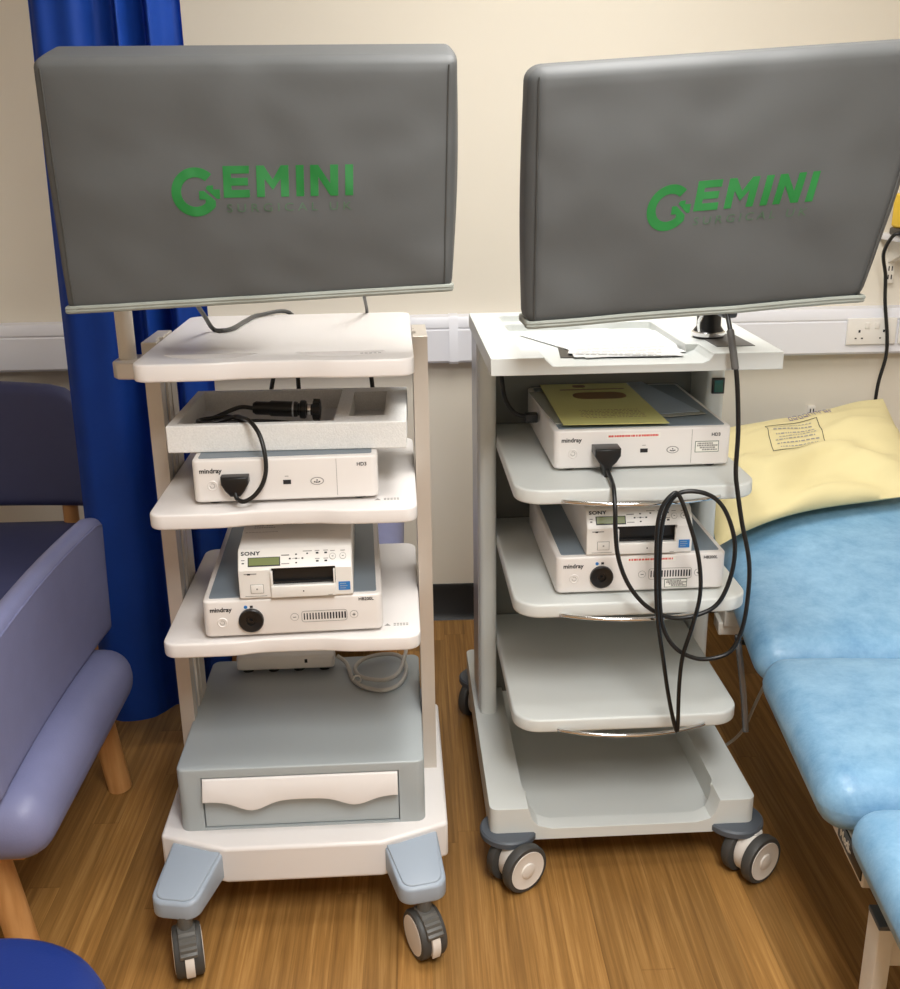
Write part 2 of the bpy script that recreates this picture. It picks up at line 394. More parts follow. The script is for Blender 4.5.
def instrument(label, loc, rz, W, D, H, kind, stickers, group=None):
    name = 'camera_control_unit' if kind == 'camera' else 'light_source_unit'
    t = thing(name, label, 'medical device', loc, rz, group)
    h = W / 2; f = .007
    MB().prism(rrect(-h, h, 0, D, .014), f, H, bev=.005).build('housing', M['unit'], t)
    MB().prism(rrect(-h + .011, h - .011, .013, D - .02, .006), H - .002, H + .0012, bev=.0006, seg=1).build('top_panel', M['unittop'], t)
    for sx_ in (-1, 1):
        for y in (.03, D - .04):
            MB().lathe([(.0, 0), (.012, 0), (.013, f + .001), (0, f + .001)], 16, c=(sx_ * (h - .035), y, 0)).build('foot', M['black'], t)
    X = lambda u: -h + u * W
    Z = lambda v: f + (1 - v) * (H - f)       # v measured down from the top
    e = -.0006
    b = MB()
    b.use(0).text('mindray', .0125, front(X(.04), e, Z(.30)), bold=.022)
    if kind == 'camera':
        b.text('HD3', .0095, front(X(.885), e, Z(.24)), bold=.012)
        b.use(1).box(X(.775) - .0004, X(.775) + .0004, e, .001, Z(.93), Z(.06))
        b.box(X(.21), X(.30), e, .001, Z(.42), Z(.405)); b.box(X(.495), X(.515), e, .001, Z(.44), Z(.425))
        b.use(0).box(X(.485), X(.527), e - .0004, .001, Z(.62), Z(.52))
    else:
        b.text('HB200L', .0088, front(X(.865), e, Z(.16)), bold=.012)
        b.use(2).lathe([(0, e), (.0034, e), (.0034, .001), (0, .001)], 16, 'y', (X(.238), 0, Z(.20)))
        b.use(0).box(X(.262), X(.278), e, .001, Z(.225), Z(.165))
        for k in range(15):
            b.box(X(.556 + .0162 * k), X(.556 + .0162 * k) + .0022 + .0009 * (k / 14), e, .001, Z(.63), Z(.45))
    b.build('lettering', [M['ink'], M['inkgrey'], M['bluestk']], t)
    # power button: ring, disc
    p = MB().lathe([(.0098, .002), (.0098, -.0012), (.0085, -.0022), (.0072, -.0012), (.0072, -.0006), (0, -.0006)], 24, 'y', (X(.105), 0, Z(.6))).build('power_button', M['unit'], t)
    MB().tube([(X(.105) + .0042 * cos(a), -.001, Z(.6) + .0042 * sin(a)) for a in [R(125 - 310 * k / 14) for k in range(15)]], .0005, 6, 2).build('power_symbol', M['inkgrey'], p)
    if kind == 'camera':
        o = MB()
        pts = [(X(.668) + .0125 * cos(a) * 1.0, Z(.57) + .0075 * sin(a)) for a in [2 * pi * k / 28 for k in range(28)]]
        o.use(1).prism(pts, -.0009, .001, axis='y').use(0).prism([((q[0] - X(.668)) * .84 + X(.668), (q[1] - Z(.57)) * .8 + Z(.57)) for q in pts], -.0013, .001, axis='y')
        o.use(2)
        for dx, dz in ((-.0045, -.0012), (0, .002), (.0045, -.0012), (-.0015, -.002), (.0015, -.002)):
            o.lathe([(0, -.0017), (.0014, -.0017), (.0014, 0), (0, 0)], 10, 'y', (X(.668) + dx, 0, Z(.57) + dz))
        o.build('white_balance_button', [M['unit'], M['inkgrey'], M['ink']], t)
    else:
        g = MB().lathe([(0, -.003), (.008, -.003), (.009, -.0065), (.0215, -.008), (.0235, -.006), (.0235, .002), (0, .002)], 40, 'y', (X(.265), 0, Z(.56)))
        g.lathe([(0, -.0085), (.0025, -.0085), (.003, -.003), (0, -.003)], 16, 'y', (X(.265), 0, Z(.56))).build('light_port', M['black'], t)
        for u, nm in ((.505, 'minus_button'), (.837, 'plus_button')):
            q = MB(); q.use(1).lathe([(0, -.0006), (.0078, -.0006), (.0078, .001), (0, .001)], 24, 'y', (X(u), 0, Z(.54)))
            q.use(0).lathe([(0, -.0010), (.0070, -.0010), (.0070, .001), (0, .001)], 24, 'y', (X(u), 0, Z(.54)))
            q.use(2).box(X(u) - .003, X(u) + .003, -.0014, 0, Z(.54) - .0006, Z(.54) + .0006)
            if 'plus' in nm: q.box(X(u) - .0006, X(u) + .0006, -.0014, 0, Z(.54) - .003, Z(.54) + .003)
            q.build(nm, [M['unit'], M['inkgrey'], M['ink']], t)
        def outline(x0, x1, z0, z1, r):
            return [(a, -.0006, b_) for a, b_ in rrect(x0, x1, z0, z1, r, 4)]
        MB().tube(outline(X(.545), X(.798), Z(.69), Z(.39), .005), .0005, 6, 1, closed=True, smooth=False).build('level_bar', M['inkgrey'], t)
    if stickers:
        if kind == 'camera': rx, rz_, gx, gz = (.295, .595), (.11, .24), (.795, .93), (.37, .66)
        else: rx, rz_, gx, gz = (.415, .70), (.06, .19), (.64, .775), (.70, .93)
        s = MB(); s.use(0).box(X(rx[0]), X(rx[1]), -.0004, .0005, Z(rz_[1]), Z(rz_[0])); s.use(1)
        x = X(rx[0]) + .003
        while x < X(rx[1]) - .006:
            w = random.choice((.0022, .0034, .0048)); s.box(x, x + w, -.0008, 0, Z((rz_[0] + rz_[1]) / 2 + .025), Z((rz_[0] + rz_[1]) / 2 - .025)); x += w + random.choice((.0007, .0007, .0018))
        s.build('red_print_strip', [M['label'], M['inkred']], t)
        s = MB(); s.use(1).box(X(gx[0]), X(gx[1]), -.0004, .0005, Z(gz[1]), Z(gz[0]))
        s.use(0).box(X(gx[0]) + .0012, X(gx[1]) - .0012, -.0007, 0, Z(gz[1]) + .0012, Z(gz[0]) - .0012); s.use(2)
        for k, (a, b_) in enumerate(((.1, .75), (.08, .92), (.2, .8), (.3, .9))):
            v = gz[0] + (gz[1] - gz[0]) * (.2 + .19 * k)
            x = X(gx[0] + (gx[1] - gx[0]) * a)
            while x < X(gx[0] + (gx[1] - gx[0]) * b_):
                w = random.choice((.002, .003, .005)); s.box(x, x + w, -.001, 0, Z(v + .02), Z(v - .02)); x += w + .0008
        s.build('test_label', [M['label'], M['labelgreen'], M['inkgrey']], t)
    return t

def printer(label, loc, rz, W=.212, D=.37, group=None):
    t = thing('thermal_printer', label, 'printer', loc, rz, group)
    h = W / 2
    prof = [(0, .004), (0, .058), (.003, .062), (.021, .090), (.027, .093), (.10, .094), (.106, .097), (D - .004, .097), (D, .093), (D, .004), (D - .004, .0), (.004, .0)]
    body = MB().prism(prof, -h, h, bev=.003, axis='x').build('housing', M['printer'], t)
    X = lambda u: -h + u * W
    cut(body, MB().box(X(.285), X(.85), -.02, .05, .0275, .0605).build('c', M['black']))
    body.data.materials.clear(); body.data.materials.append(M['printer'])
    MB().box(X(.285) + .0004, X(.85) - .0004, .012, .049, .028, .060).box(X(.29), X(.845), .004, .02, .028, .032).build('paper_slot', M['black'], t)
    d = MB().box(X(.28), X(.845), -.007, .004, .004, .0275, bev=.002).box(X(.28), X(.30), -.005, .003, .027, .056, bev=.001).box(X(.83), X(.845), -.005, .003, .027, .056, bev=.001)
    d.build('paper_door', M['printer'], t)
    b = MB(); e = -.0006
    ang = math.degrees(math.atan2(.018, .028))                      # slope of the control panel
    def slope(u, s_): return T((X(u), .003 + .018 * s_ - .0005, .062 + .028 * s_ + .0003)) @ Rx(90 - ang)
    P = b.use(0).text('SONY', .0096, slope(.028, .74) @ Matrix.Diagonal((1.28, 1, 1, 1)), bold=.03, space=1.12)
    def rect(u0, u1, s0, s1, mi):
        A = slope(0, 0); L_ = sqrt(.018 ** 2 + .028 ** 2)
        b.use(mi).at(T((0, .003 - .0003, .062 + .0002)) @ Rx(90 - ang)).box(X(u0), X(u1), s0 * L_, s1 * L_, -.0006, .0005).at(Matrix.Identity(4))
    for u in (.51, .455, .565): rect(u - .008, u + .008, .42, .50, 0)
    rect(.502, .518, .66, .73, 0); rect(.502, .518, .18, .25, 0); rect(.475, .545, .45, .47, 1)
    for u in (.40, .42): rect(u - .02, u + .03, .64, .70, 1); rect(u - .02, u + .03, .16, .21, 1)
    rect(.57, .65, .84, .88, 1); rect(.60, .615, .68, .75, 0)
    for u in (.695, .77):
        for s_ in (.22, .68): rect(u - .012, u + .012, s_, s_ + .09, 0); rect(u - .02, u + .02, s_ + .16, s_ + .2, 1)
    for u in (.83, .92): rect(u - .02, u + .02, .80, .84, 1)
    rect(.03, .06, .44, .47, 0); rect(.035, .055, .25, .31, 0)
    b.use(1).box(X(.05), X(.16), e, .0005, .0505, .0525).use(0).box(X(.08), X(.105), e - .0002, .0005, .0495, .0525)
    b.use(1).box(X(.05), X(.24), e, .0005, .0065, .0075)
    b.use(0).box(X(.56), X(.57), -.0078, -.006, .015, .0175); b.use(1).box(X(.78), X(.82), -.0076, -.006, .0065, .0075)
    b.use(2)
    for k in range(6):
        for q in range(9):
            if random.random() < .72: b.box(X(.1 + .022 * q), X(.1 + .022 * q) + .0034, .125 + .011 * k, .128 + .011 * k, .0972, .0974)
    for q in range(8):
        b.box(X(.36 + .03 * q), X(.36 + .03 * q) + .005, .14, .143, .0972, .0974); b.box(X(.36 + .03 * q), X(.36 + .03 * q) + .004, .16, .163, .0972, .0974)
    for q in range(10): b.box(X(.03 + .03 * q), X(.03 + .03 * q) + .005, .104, .1045, .0945, .0965)
    b.build('lettering', [M['ink'], M['inkgrey'], M['inkgrey']], t)
    L_ = sqrt(.018 ** 2 + .028 ** 2)
    q = MB().at(T((0, .003 - .0003, .062 + .0002)) @ Rx(90 - ang)); q.use(1).box(X(.088), X(.37), .08 * L_, .60 * L_, -.0006, .0006); q.use(0).box(X(.096), X(.362), .14 * L_, .56 * L_, -.0006, .0010)
    q.build('display', [M['lcd'], M['ink']], t)
    for u in (.83, .92):
        q = MB().at(T((0, .003 - .0003, .062 + .0002)) @ Rx(90 - ang)); q.use(1).lathe([(0, .0005), (.0062, .0005), (.0062, -.0005), (0, -.0005)], 22, 'z', (X(u), .5 * L_, 0))
        q.use(0).lathe([(0, .0012), (.0054, .0012), (.0056, -.0005), (0, -.0005)], 22, 'z', (X(u), .5 * L_, 0)); q.use(2).box(X(u) - .0016, X(u) + .0016, .5 * L_ - .0006, .5 * L_ + .0006, .001, .0016)
        q.build('round_button', [M['printer'], M['inkgrey'], M['ink']], t)
    q = MB(); q.use(1).box(X(.10), X(.215), -.0006, .001, .0125, .0305); q.use(0).box(X(.105), X(.21), -.0018, .001, .0135, .0295, bev=.0006)
    q.use(1).box(X(.15), X(.165), -.0022, 0, .020, .023); q.build('power_button', [M['printer'], M['inkgrey']], t)
    q = MB(); q.use(0).box(X(.872), X(.975), -.0008, .001, .012, .029); q.use(1)
    for a, z in ((.885, .0245), (.885, .020), (.885, .0155)):
        q.box(X(a), X(a + random.uniform(.05, .08)), -.0011, 0, z, z + .0012)
    q.build('blue_sticker', [M['bluestk'], M['legpad']], t)
    return t

# ------------------------------------------------------------------ trolley with drawer (left)
AX, AY, AR = -.255, 2.05, 1.0
def a2w(x, y, z): c, s_ = cos(R(AR)), sin(R(AR)); return (AX + x * c - y * s_, AY + x * s_ + y * c, z)
A = thing('equipment_trolley', 'cream trolley with silver posts, grey drawer box and splayed grey castor legs', 'trolley', (AX, AY, 0), AR, 'instrument trolleys')
o = MB().prism([(-.155, -.292), (.155, -.292), (.290, -.238), (.290, .25), (.19, .31), (-.19, .31), (-.292, .25), (-.292, -.238)], .118, .2).build('base', M['cream'], A)
soften(o, .007, 4)
def castor_a(parent, x, y, rz, top):
    r, w = .0495, .017
    X = T((x, y, 0)) @ Rz(rz)
    c = MB().at(X)
    for sg in (-1, 1):
        c.lathe([(r * .6, sg * .0085), (r * .985, sg * .0085), (r, sg * .012), (r, sg * .022), (r * .93, sg * .0265), (r * .8, sg * .027), (r * .6, sg * .0265)], 36, 'x', (0, 0, r))
    c.lathe([(0, -.0085), (.022, -.0085), (.022, .0085), (0, .0085)], 24, 'x', (0, 0, r))
    w_ = c.build('castor', M['tyre'], parent)
    d = MB().at(X)
    for sg in (-1, 1): d.lathe([(0, sg * .0285), (r * .55, sg * .0285), (r * .8, sg * .0275), (r * .82, sg * .026), (r * .5, sg * .02), (0, sg * .02)], 32, 'x', (0, 0, r))
    d.build('wheel_cap', M['castor'], w_)
    # ribbed hood wrapped over the front of the wheels
    h = MB().at(X)
    n = 16; out = []
    for k in range(n + 1):
        a = R(158 - 84 * k / n); rr = r + .007 + (.0030 if (1 <= k <= 9 and k % 2) else 0)
        out.append((rr * cos(a), r + rr * sin(a)))
    inn = [((r - .010) * cos(R(158 - 84 * k / n)), r + (r - .010) * sin(R(158 - 84 * k / n))) for k in range(n, -1, -1)]
    h.prism(out + inn, -.0165, .0165, bev=.0015, axis='x')
    h.lathe([(.0, r * 1.7), (.014, r * 1.7), (.014, top + .004), (0, top + .004)], 20)
    h.build('castor_hood', M['hood'], w_)
    p = MB().at(X)
    out = [((r + .006) * cos(R(a)), r + (r + .006) * sin(R(a))) for a in range(159, 208, 6)]
    inn = [((r - .009) * cos(R(a)), r + (r - .009) * sin(R(a))) for a in range(201, 153, -6)]
    p.prism(out + inn, -.0085, .0085, bev=.001, axis='x')
    p.build('brake_pedal', M['castor'], w_)
    return w_
def leg_a(sx_, sy_):
    """splayed leg, plan tapering to a rounded tip, top falling outwards"""
    tip = ((.235 if sx_ < 0 else .231) * sx_, (-.370 + (.012 if sx_ > 0 else 0)) if sy_ < 0 else .37); root = (.203 * sx_, .215 * sy_)
    d = Vector((tip[0] - root[0], tip[1] - root[1])); L_ = d.length; d.normalize()
    n = Vector((-d.y, d.x))
    def outline(m_, wr, wt, rr):
        pts = []
        b0 = Vector(root) + d * (.0 + m_ * 8); e0 = Vector(tip) + d * (.032 - m_)
        wr -= m_; wt -= m_
        c1 = e0 + n * wt; c2 = e0 - n * wt
        pts.append(b0 - n * wr)
        for (cc, a) in ((e0 - n * (wt - rr) - d * rr, -1), (e0 + n * (wt - rr) - d * rr, 1)):
            for k in range(6):
                th = (pi / 2) * k / 5
                if a < 0: pts.append(cc - n * rr * cos(th) + d * rr * sin(th))
                else: pts.append(cc + n * rr * sin(th) + d * rr * cos(th))
        pts.append(b0 + n * wr)
        return [(p.x, p.y) for p in pts]
    def top(p):
        s_ = (Vector(p) - Vector(root)).dot(d) / L_
        return .1965 - .027 * max(0, min(1.2, s_)) ** 1.2
    def bot(p):
        s_ = (Vector(p) - Vector(root)).dot(d) / L_
        return .128 - .002 * max(0, min(1.0, s_))
    lg = MB().prism(outline(0, .060, .048, .028), bot, top, bev=.006).build('leg', M['legpad'], A)
    MB().prism(outline(.008, .059, .048, .021), lambda p: top(p) - .002, lambda p: top(p) + .0035, bev=.0025).build('leg_pad', M['legpad'], lg)
    return lg
for sx_, sy_ in ((-1, -1), (1, -1), (-1, 1), (1, 1)): leg_a(sx_, sy_)
castor_a(A, -.222, -.392, 15, .128); castor_a(A, .236, -.374, 24, .128)
castor_a(A, -.229, .375, 150, .128); castor_a(A, .229, .375, 200, .128)
# posts: extrusion with two grooves on the inner face
for sx_ in (-1, 1):
    a, b = .2755, .2465
    pts = [(a, 0), (b, 0), (b, .032), (b + .007, .035), (b + .007, .062), (b, .065), (b, .088), (b + .004, .09), (b + .004, .096), (b, .098), (b, .148), (a, .148)]
    p = MB().prism([(sx_ * q[0], q[1] - .035) for q in pts], .198, 1.166, bev=.001, seg=1).build('post', M['alu'], A)
    g = MB().box(min(sx_ * (b + .0068), sx_ * (b + .004)), max(sx_ * (b + .0068), sx_ * (b + .004)), .001, .026, .2, 1.13)
    g.build('post_channel', M['alul'], p)
# grey box with its drawer
box = MB().prism(rrect(-.252, .245, -.229, .245, .018), .196, .342, bev=.005, seg=3).build('drawer_box', M['greyplas'], A)
cut(box, MB().box(-.203, .193, -.26, .16, .2045, .3225).build('c', M['black']))
box.data.materials.clear(); box.data.materials.append(M['greyplas'])
dr = MB().box(-.2015, .1915, -.2255, .15, .206, .321, bev=.001, seg=1).build('drawer', M['greyplas'], A)
# wavy lip handle
n = 40; lip = []
def wave(u):
    return .277 - .022 * (math.exp(-((u - .25) / .10) ** 2) + .85 * math.exp(-((u - .78) / .10) ** 2)) * (1 if .05 < u < .97 else .6)
top_ = [(-.2005 + .391 * k / n, .320) for k in range(n + 1)]
bot_ = [(-.2005 + .391 * k / n, wave(k / n)) for k in range(n, -1, -1)]
hd = MB().prism(top_ + bot_, -.2325, -.2250, bev=.0025, axis='y').build('drawer_handle', M['cream'], dr)
for v in hd.data.vertices:
    if v.co.y < -.229: v.co.y -= .016 * max(0, min(1, (.320 - v.co.z) / .035))
def wavy_front(y, amp):
    out = []
    for k in range(33):
        x = -.17 + .34 * k / 32
        u = 1 / (1 + math.exp(-(x + .085) / .012)) * (1 / (1 + math.exp((x - .085) / .012)))
        out.append((x, y + amp * u))
    return out
def shelf_a(z, name, yb=.25, hx=.2445, th=.029, amp=.011):
    rr = .028
    pts = rrect(-hx, hx, -.256, yb, rr, 6)
    k = next(i for i, p in enumerate(pts) if abs(p[1] + .256) < 1e-9)     # first point on the front edge
    pts = pts[:k + 1] + wavy_front(-.256, amp) + pts[k + 1:]
    return MB().prism(pts, z - th, z, bev=.004, seg=3).build(name, M['cream'], A)
shelf_a(.631, 'shelf'); shelf_a(.889, 'shelf')
ts = shelf_a(1.164, 'top_shelf', yb=.318, hx=.2455, th=.032)
for x0, x1 in ((-.205, -.035), (.03, .195)):
    pts = [(x0, -.168)] + [(x0 + (x1 - x0) * k / 16, -.168 - .045 * (1 - abs(2 * k / 16 - 1) ** 3.0)) for k in range(1, 16)] + [(x1, -.168)]
    cut(ts, MB().prism(pts, 1.143, 1.18).build('c', M['cream']))
ts.data.materials.clear(); ts.data.materials.append(M['cream'])
mk = MB()
for z, x0 in ((.631, .175), (.889, .165)):
    mk.prism([(x0, -.205), (x0 + .012, -.205), (x0 + .006, -.195)], z - .0002, z + .0004)
    for q in range(2):
        for k in range(5): mk.box(x0 + .018 + .006 * k, x0 + .0225 + .006 * k, -.205 + .007 * q, -.2015 + .007 * q, z - .0002, z + .0004)
for k in range(5): mk.box(.15 + .008 * k, .155 + .008 * k, -.195, -.192, 1.1638, 1.1644)
mk.build('marking', M['inkgrey'], A)
# monitor pole on a bracket at the left edge
MB().prism([(-.235, .0), (-.235, -.085), (-.29, -.092), (-.312, -.088), (-.324, -.07), (-.324, -.01), (-.31, .0)], 1.105, 1.138, bev=.004).lathe([(0, 1.098), (.005, 1.098), (.005, 1.107), (0, 1.107)], 12, c=(-.285, -.055, 0)).build('pole_bracket', M['alu'], A)
pl = MB().lathe([(0, 1.13), (.0165, 1.13), (.0165, 1.50), (.015, 1.502), (0, 1.502)], 32, c=(-.300, -.046, 0)).build('monitor_pole', M['alu'], A)
MB().box(-.325, .06, -.062, -.022, 1.43, 1.48, bev=.006).box(-.05, .06, -.152, -.05, 1.40, 1.51, bev=.004).build('monitor_arm', M['alul'], A)

# instruments on the left trolley
def on_a(x, y, z): return a2w(x, y, z)
instrument('white camera unit on the middle shelf of the left trolley, under the foam tray', on_a(.004, -.208, .889), AR + 1.2, .340, .40, .088, 'camera', False, 'camera control units')
instrument('white light source unit on the left trolley, without any stickers on its front', on_a(.005, -.238, .631), AR + 2.0, .338, .43, .0805, 'light', False, 'light source units')
printer('white printer on the left trolley, its front fully in view', on_a(.014, -.242, .713), AR + 1.6, W=.212, group='thermal printers')

# foam tray with camera head
ft = thing('foam_tray', 'white packing foam tray with one long and one square hollow', 'packing tray', on_a(.008, .0, .9785), AR - 1.0)
fo = MB().box(-.222, .224, -.165, .14, 0, .052, bev=.002, seg=1).build('tray', M['foam'], ft)
cut(fo, MB().box(-.204, .088, -.148, .122, .012, .08).build('c', M['foam']))
cut(fo, MB().box(.114, .182, -.115, .098, .012, .08).build('c', M['foam']))
fo.data.materials.clear(); fo.data.materials.append(M['foam'])
ch = thing('endoscope_camera', 'black endoscope camera head with coiled lead lying in the white foam tray', 'camera', on_a(.0, .0, 1.0015), AR)
b = MB(); ax = Matrix.Translation((-.01, -.03, .026)) @ Rz(-2) @ Matrix.Rotation(R(3), 4, 'Y')
b.at(ax).lathe([(0, -.062), (.010, -.062), (.0135, -.056), (.0135, -.03), (.0155, -.026), (.0155, .022), (.0145, .026), (0, .026)], 28, 'x')
b.build('grip', M['black'], ch)
b = MB().at(ax); b.lathe([(0, .026), (.0125, .026), (.0125, .030), (.0175, .031), (.0185, .034), (.0185, .040), (.0165, .043), (.0115, .044), (.0115, .052), (.0115, .055), (.018, .056), (.0195, .059), (.0195, .068), (.018, .071), (.010, .072), (0, .072)], 32, 'x')
for k in range(8):
    a = 2 * pi * k / 8; b.lathe([(0, .057), (.0045, .057), (.0045, .070), (0, .070)], 10, 'x', (0, .018 * cos(a), .018 * sin(a)))
b.build('coupler', M['black'], ch)
MB().at(ax).lathe([(.0118, .0445), (.0128, .046), (.0128, .052), (.0118, .0535)], 28, 'x').build('coupler_ring', M['chrome'], ch)
MB().at(ax).lathe([(.0157, .016), (.0160, .0165), (.0160, .0185), (.0157, .019)], 28, 'x').build('grip_ring', M['alul'], ch)
lead = [(-.072, -.03, .029), (-.10, -.025, .03), (-.14, -.045, .018), (-.175, -.07, .010), (-.185, -.10, .006), (-.16, -.125, .005), (-.11, -.128, .005), (-.05, -.12, .005), (.01, -.115, .006),
        (.03, -.09, .006), (.0, -.065, .006), (-.06, -.062, .010), (-.12, -.07, .011), (-.17, -.09, .013), (-.172, -.118, .012), (-.13, -.124, .013), (-.08, -.10, .014), (-.11, -.055, .018), (-.15, -.06, .018),
        (-.17, -.09, .020), (-.15, -.112, .020), (-.115, -.106, .026), (-.092, -.118, .034), (-.075, -.155, .040), (-.055, -.190, .040), (-.038, -.212, .022), (-.029, -.226, -.008), (-.028, -.232, -.040), (-.036, -.236, -.066), (-.052, -.240, -.086), (-.07, -.242, -.095), (-.083, -.236, -.092), (-.087, -.228, -.082)]
MB().tube(lead, .0042, 10, 6).build('lead', M['cable'], ch)
pg = MB().prism([(-.112, -.052), (-.062, -.052), (-.062, -.066), (-.070, -.080), (-.078, -.090), (-.096, -.090), (-.106, -.078), (-.112, -.066)], -.232, -.196, bev=.004, axis='y')
pg.build('plug', M['black'], ch)

# bits on the left trolley
c = MB().tube([a2w(-.155, -.15, 1.275), a2w(-.162, .02, 1.21), a2w(-.158, .09, 1.1705), a2w(-.135, .07, 1.1695), a2w(-.118, .10, 1.1695), a2w(-.105, .20, 1.1695), a2w(-.085, .28, 1.1695), a2w(-.02, .335, 1.16), a2w(.0, .34, 1.05)], .0045, 10, 8)
tag(c.build('monitor_lead', M['gcable']), 'grey cable looping from the left cover onto the cream top shelf', 'cable')
c = MB().tube([a2w(.145, .07, 1.30), a2w(.148, .2, 1.22), a2w(.15, .30, 1.175), a2w(.15, .335, 1.15)], .0035, 8, 6)
tag(c.build('monitor_lead', M['gcable']), 'short thin lead behind the left cover at the back right of the cream top shelf', 'cable')
for k, (x, dx, lb) in enumerate(((-.042, -.03, 'leftmost of three black leads hanging behind the foam tray'), (-.012, .002, 'middle one of three black leads hanging behind the foam tray'), (.145, .012, 'rightmost of three black leads hanging behind the foam tray'))):
    c = MB().tube([a2w(x, .285, 1.134), a2w(x + dx * .3, .283, 1.08), a2w(x + dx, .278, 1.0), a2w(x + dx * 1.2, .27, .93), a2w(x + dx, .262, .885)], .005, 10, 6)
    tag(c.build('hanging_lead', M['cable']), lb, 'cable', 'leads behind the foam tray')
ps = thing('power_strip', 'white power strip lying on the grey drawer box', 'power strip', on_a(-.07, .19, .3425), AR)
MB().prism(rrect(-.115, .115, -.02, .03, .01), .008, .042, bev=.006).build('housing', M['socket'], ps)
for x in (-.09, -.03, .03, .09): MB().lathe([(0, 0), (.013, 0), (.013, .009), (0, .009)], 18, c=(x, .0, 0)).build('foot', M['black'], ps)
MB().box(.045, .052, -.0205, -.015, .024, .034, bev=.001).build('switch', M['black'], ps)
coil = [(.05, .205, .36), (.07, .19, .35), (.082, .15, .3445), (.092, .11, .3435), (.119, .075, .3435), (.162, .058, .3435), (.198, .085, .344), (.214, .15, .3455), (.20, .205, .3525), (.16, .22, .3525),
        (.115, .20, .3525), (.094, .155, .3525), (.11, .11, .3525), (.16, .09, .3525), (.195, .12, .3535), (.21, .18, .361), (.215, .22, .37), (.212, .245, .39), (.205, .26, .42)]
w_ = MB().tube([a2w(p[0], p[1], p[2] + .004) for p in coil], .0048, 10, 8).build('white_cable', M['wcable'])
tag(w_, 'coiled white mains cable on the grey drawer box beside the power strip', 'cable')
MB().tube([a2w(.10 + .009 * cos(t_), .107, .352 + .009 * sin(t_)) for t_ in [2 * pi * k / 10 for k in range(10)]], .0022, 6, 3, closed=True).build('cable_tie', M['label'], w_)

# ------------------------------------------------------------------ off-white trolley with chrome rails (right)
BX, BY, BR = .42, 2.2, 1.0
def b2w(x, y, z): c, s_ = cos(R(BR)), sin(R(BR)); return (BX + x * c - y * s_, BY + x * s_ + y * c, z)
B = thing('equipment_trolley', 'off white trolley with chrome shelf rails and deep moulded base on large twin castors', 'trolley', (BX, BY, 0), BR, 'instrument trolleys')
o = MB().prism(rrect(-.294, .282, -.30, .46, .018), .092, .171).build('base', M['white2'], B)
cut(o, MB().prism(rrect(-.216, .208, -.262, .40, .05, 8), lambda p: .103, lambda p: .3).build('c', M['white2']))
cut(o, MB().prism([(-.214, .18), (-.210, .165), (-.203, .142), (-.19, .127), (-.16, .1185), (.155, .1185), (.185, .127), (.196, .142), (.202, .165), (.206, .18)], -.33, -.238, axis='y').build('c', M['white2']))
o.data.materials.clear(); o.data.materials.append(M['white2']); soften(o, .006, 3, 30)
def castor_b(x, y, rz):
    r = .054; X = T((x, y, 0)) @ Rz(rz)
    c = MB().at(X)
    for sg in (-1, 1):
        c.lathe([(r * .5, sg * .017), (r * .97, sg * .017), (r, sg * .020), (r, sg * .034), (r * .95, sg * .0385), (r * .80, sg * .0395), (r * .5, sg * .038)], 40, 'x', (0, 0, r))
    w_ = c.build('castor', M['tyre'], B)
    d = MB().at(X)
    for sg in (-1, 1):
        d.lathe([(0, sg * .0445), (.012, sg * .0440), (.0165, sg * .0425), (.0175, sg * .0395), (r * .70, sg * .0395), (r * .79, sg * .0405), (r * .81, sg * .039), (r * .5, sg * .03), (0, sg * .03)], 36, 'x', (0, 0, r))
    d.build('wheel_cap', M['castor'], w_)
    h = MB().at(X)
    pts = [(.046 * cos(R(a)) * .8, r + .046 * sin(R(a))) for a in range(-60, 241, 12)]
    h.prism(pts, -.0165, .0165, bev=.002, axis='x')
    h.lathe([(0, .085), (.014, .085), (.014, .103), (0, .103)], 18, c=(0, .012, 0))
    h.build('castor_fork', M['castor'], w_)
for sx_, y, x0 in ((-1, -.275, -.252), (1, -.275, .246), (-1, .415, -.255), (1, .415, .243)):
    MB().lathe([(.02, .0935), (.058, .0935), (.062, .097), (.062, .108), (.058, .112), (.02, .112)], 36, c=(x0, y, 0)).build('bumper', M['bumper'], B)
castor_b(-.239, -.319, -58); castor_b(.270, -.325, -58); castor_b(-.262, .39, -35); castor_b(.25, .39, 20)
# pillars with rounded fronts, panel behind
for sx_ in (-1, 1):
    pts = rrect(.241, .282, .10, .30, (.004, .004, .014, .014), 6)
    p = MB().prism([(sx_ * q[0], q[1]) for q in pts], .168, 1.112).build('pillar', M['white2'], B)
    s0, s1 = sorted((sx_ * .2815, sx_ * .284))
    MB().box(s0, s1, .125, .28, .172, 1.10).build('side_strip', M['alul'], p)
MB().box(-.242, .242, .235, .25, .16, 1.108).build('back_panel', M['panelgrey'], B)
for z in (.383, .644, .884):
    sh = MB().prism(rrect(-.241, .235, -.30, .232, (.006, .006, .055, .055), 8), z - .03, z, bev=.005).build('shelf', M['white2'], B)
    pts = [(-.15 + .305 * k / 16, -.3015 - .034 * (1 - (2 * k / 16 - 1) ** 2) ** .9, z - .022) for k in range(17)]
    pts = [(-.15, -.285, z - .022)] + pts + [(.155, -.285, z - .022)]
    MB().tube(pts, .004, 10, 3).build('rail', M['chrome'], B)
tt = MB().prism([(-.29, -.305), (.258, -.305), (.282, .28), (-.29, .28)], 1.110, 1.143).build('top_tray', M['white2'], B)
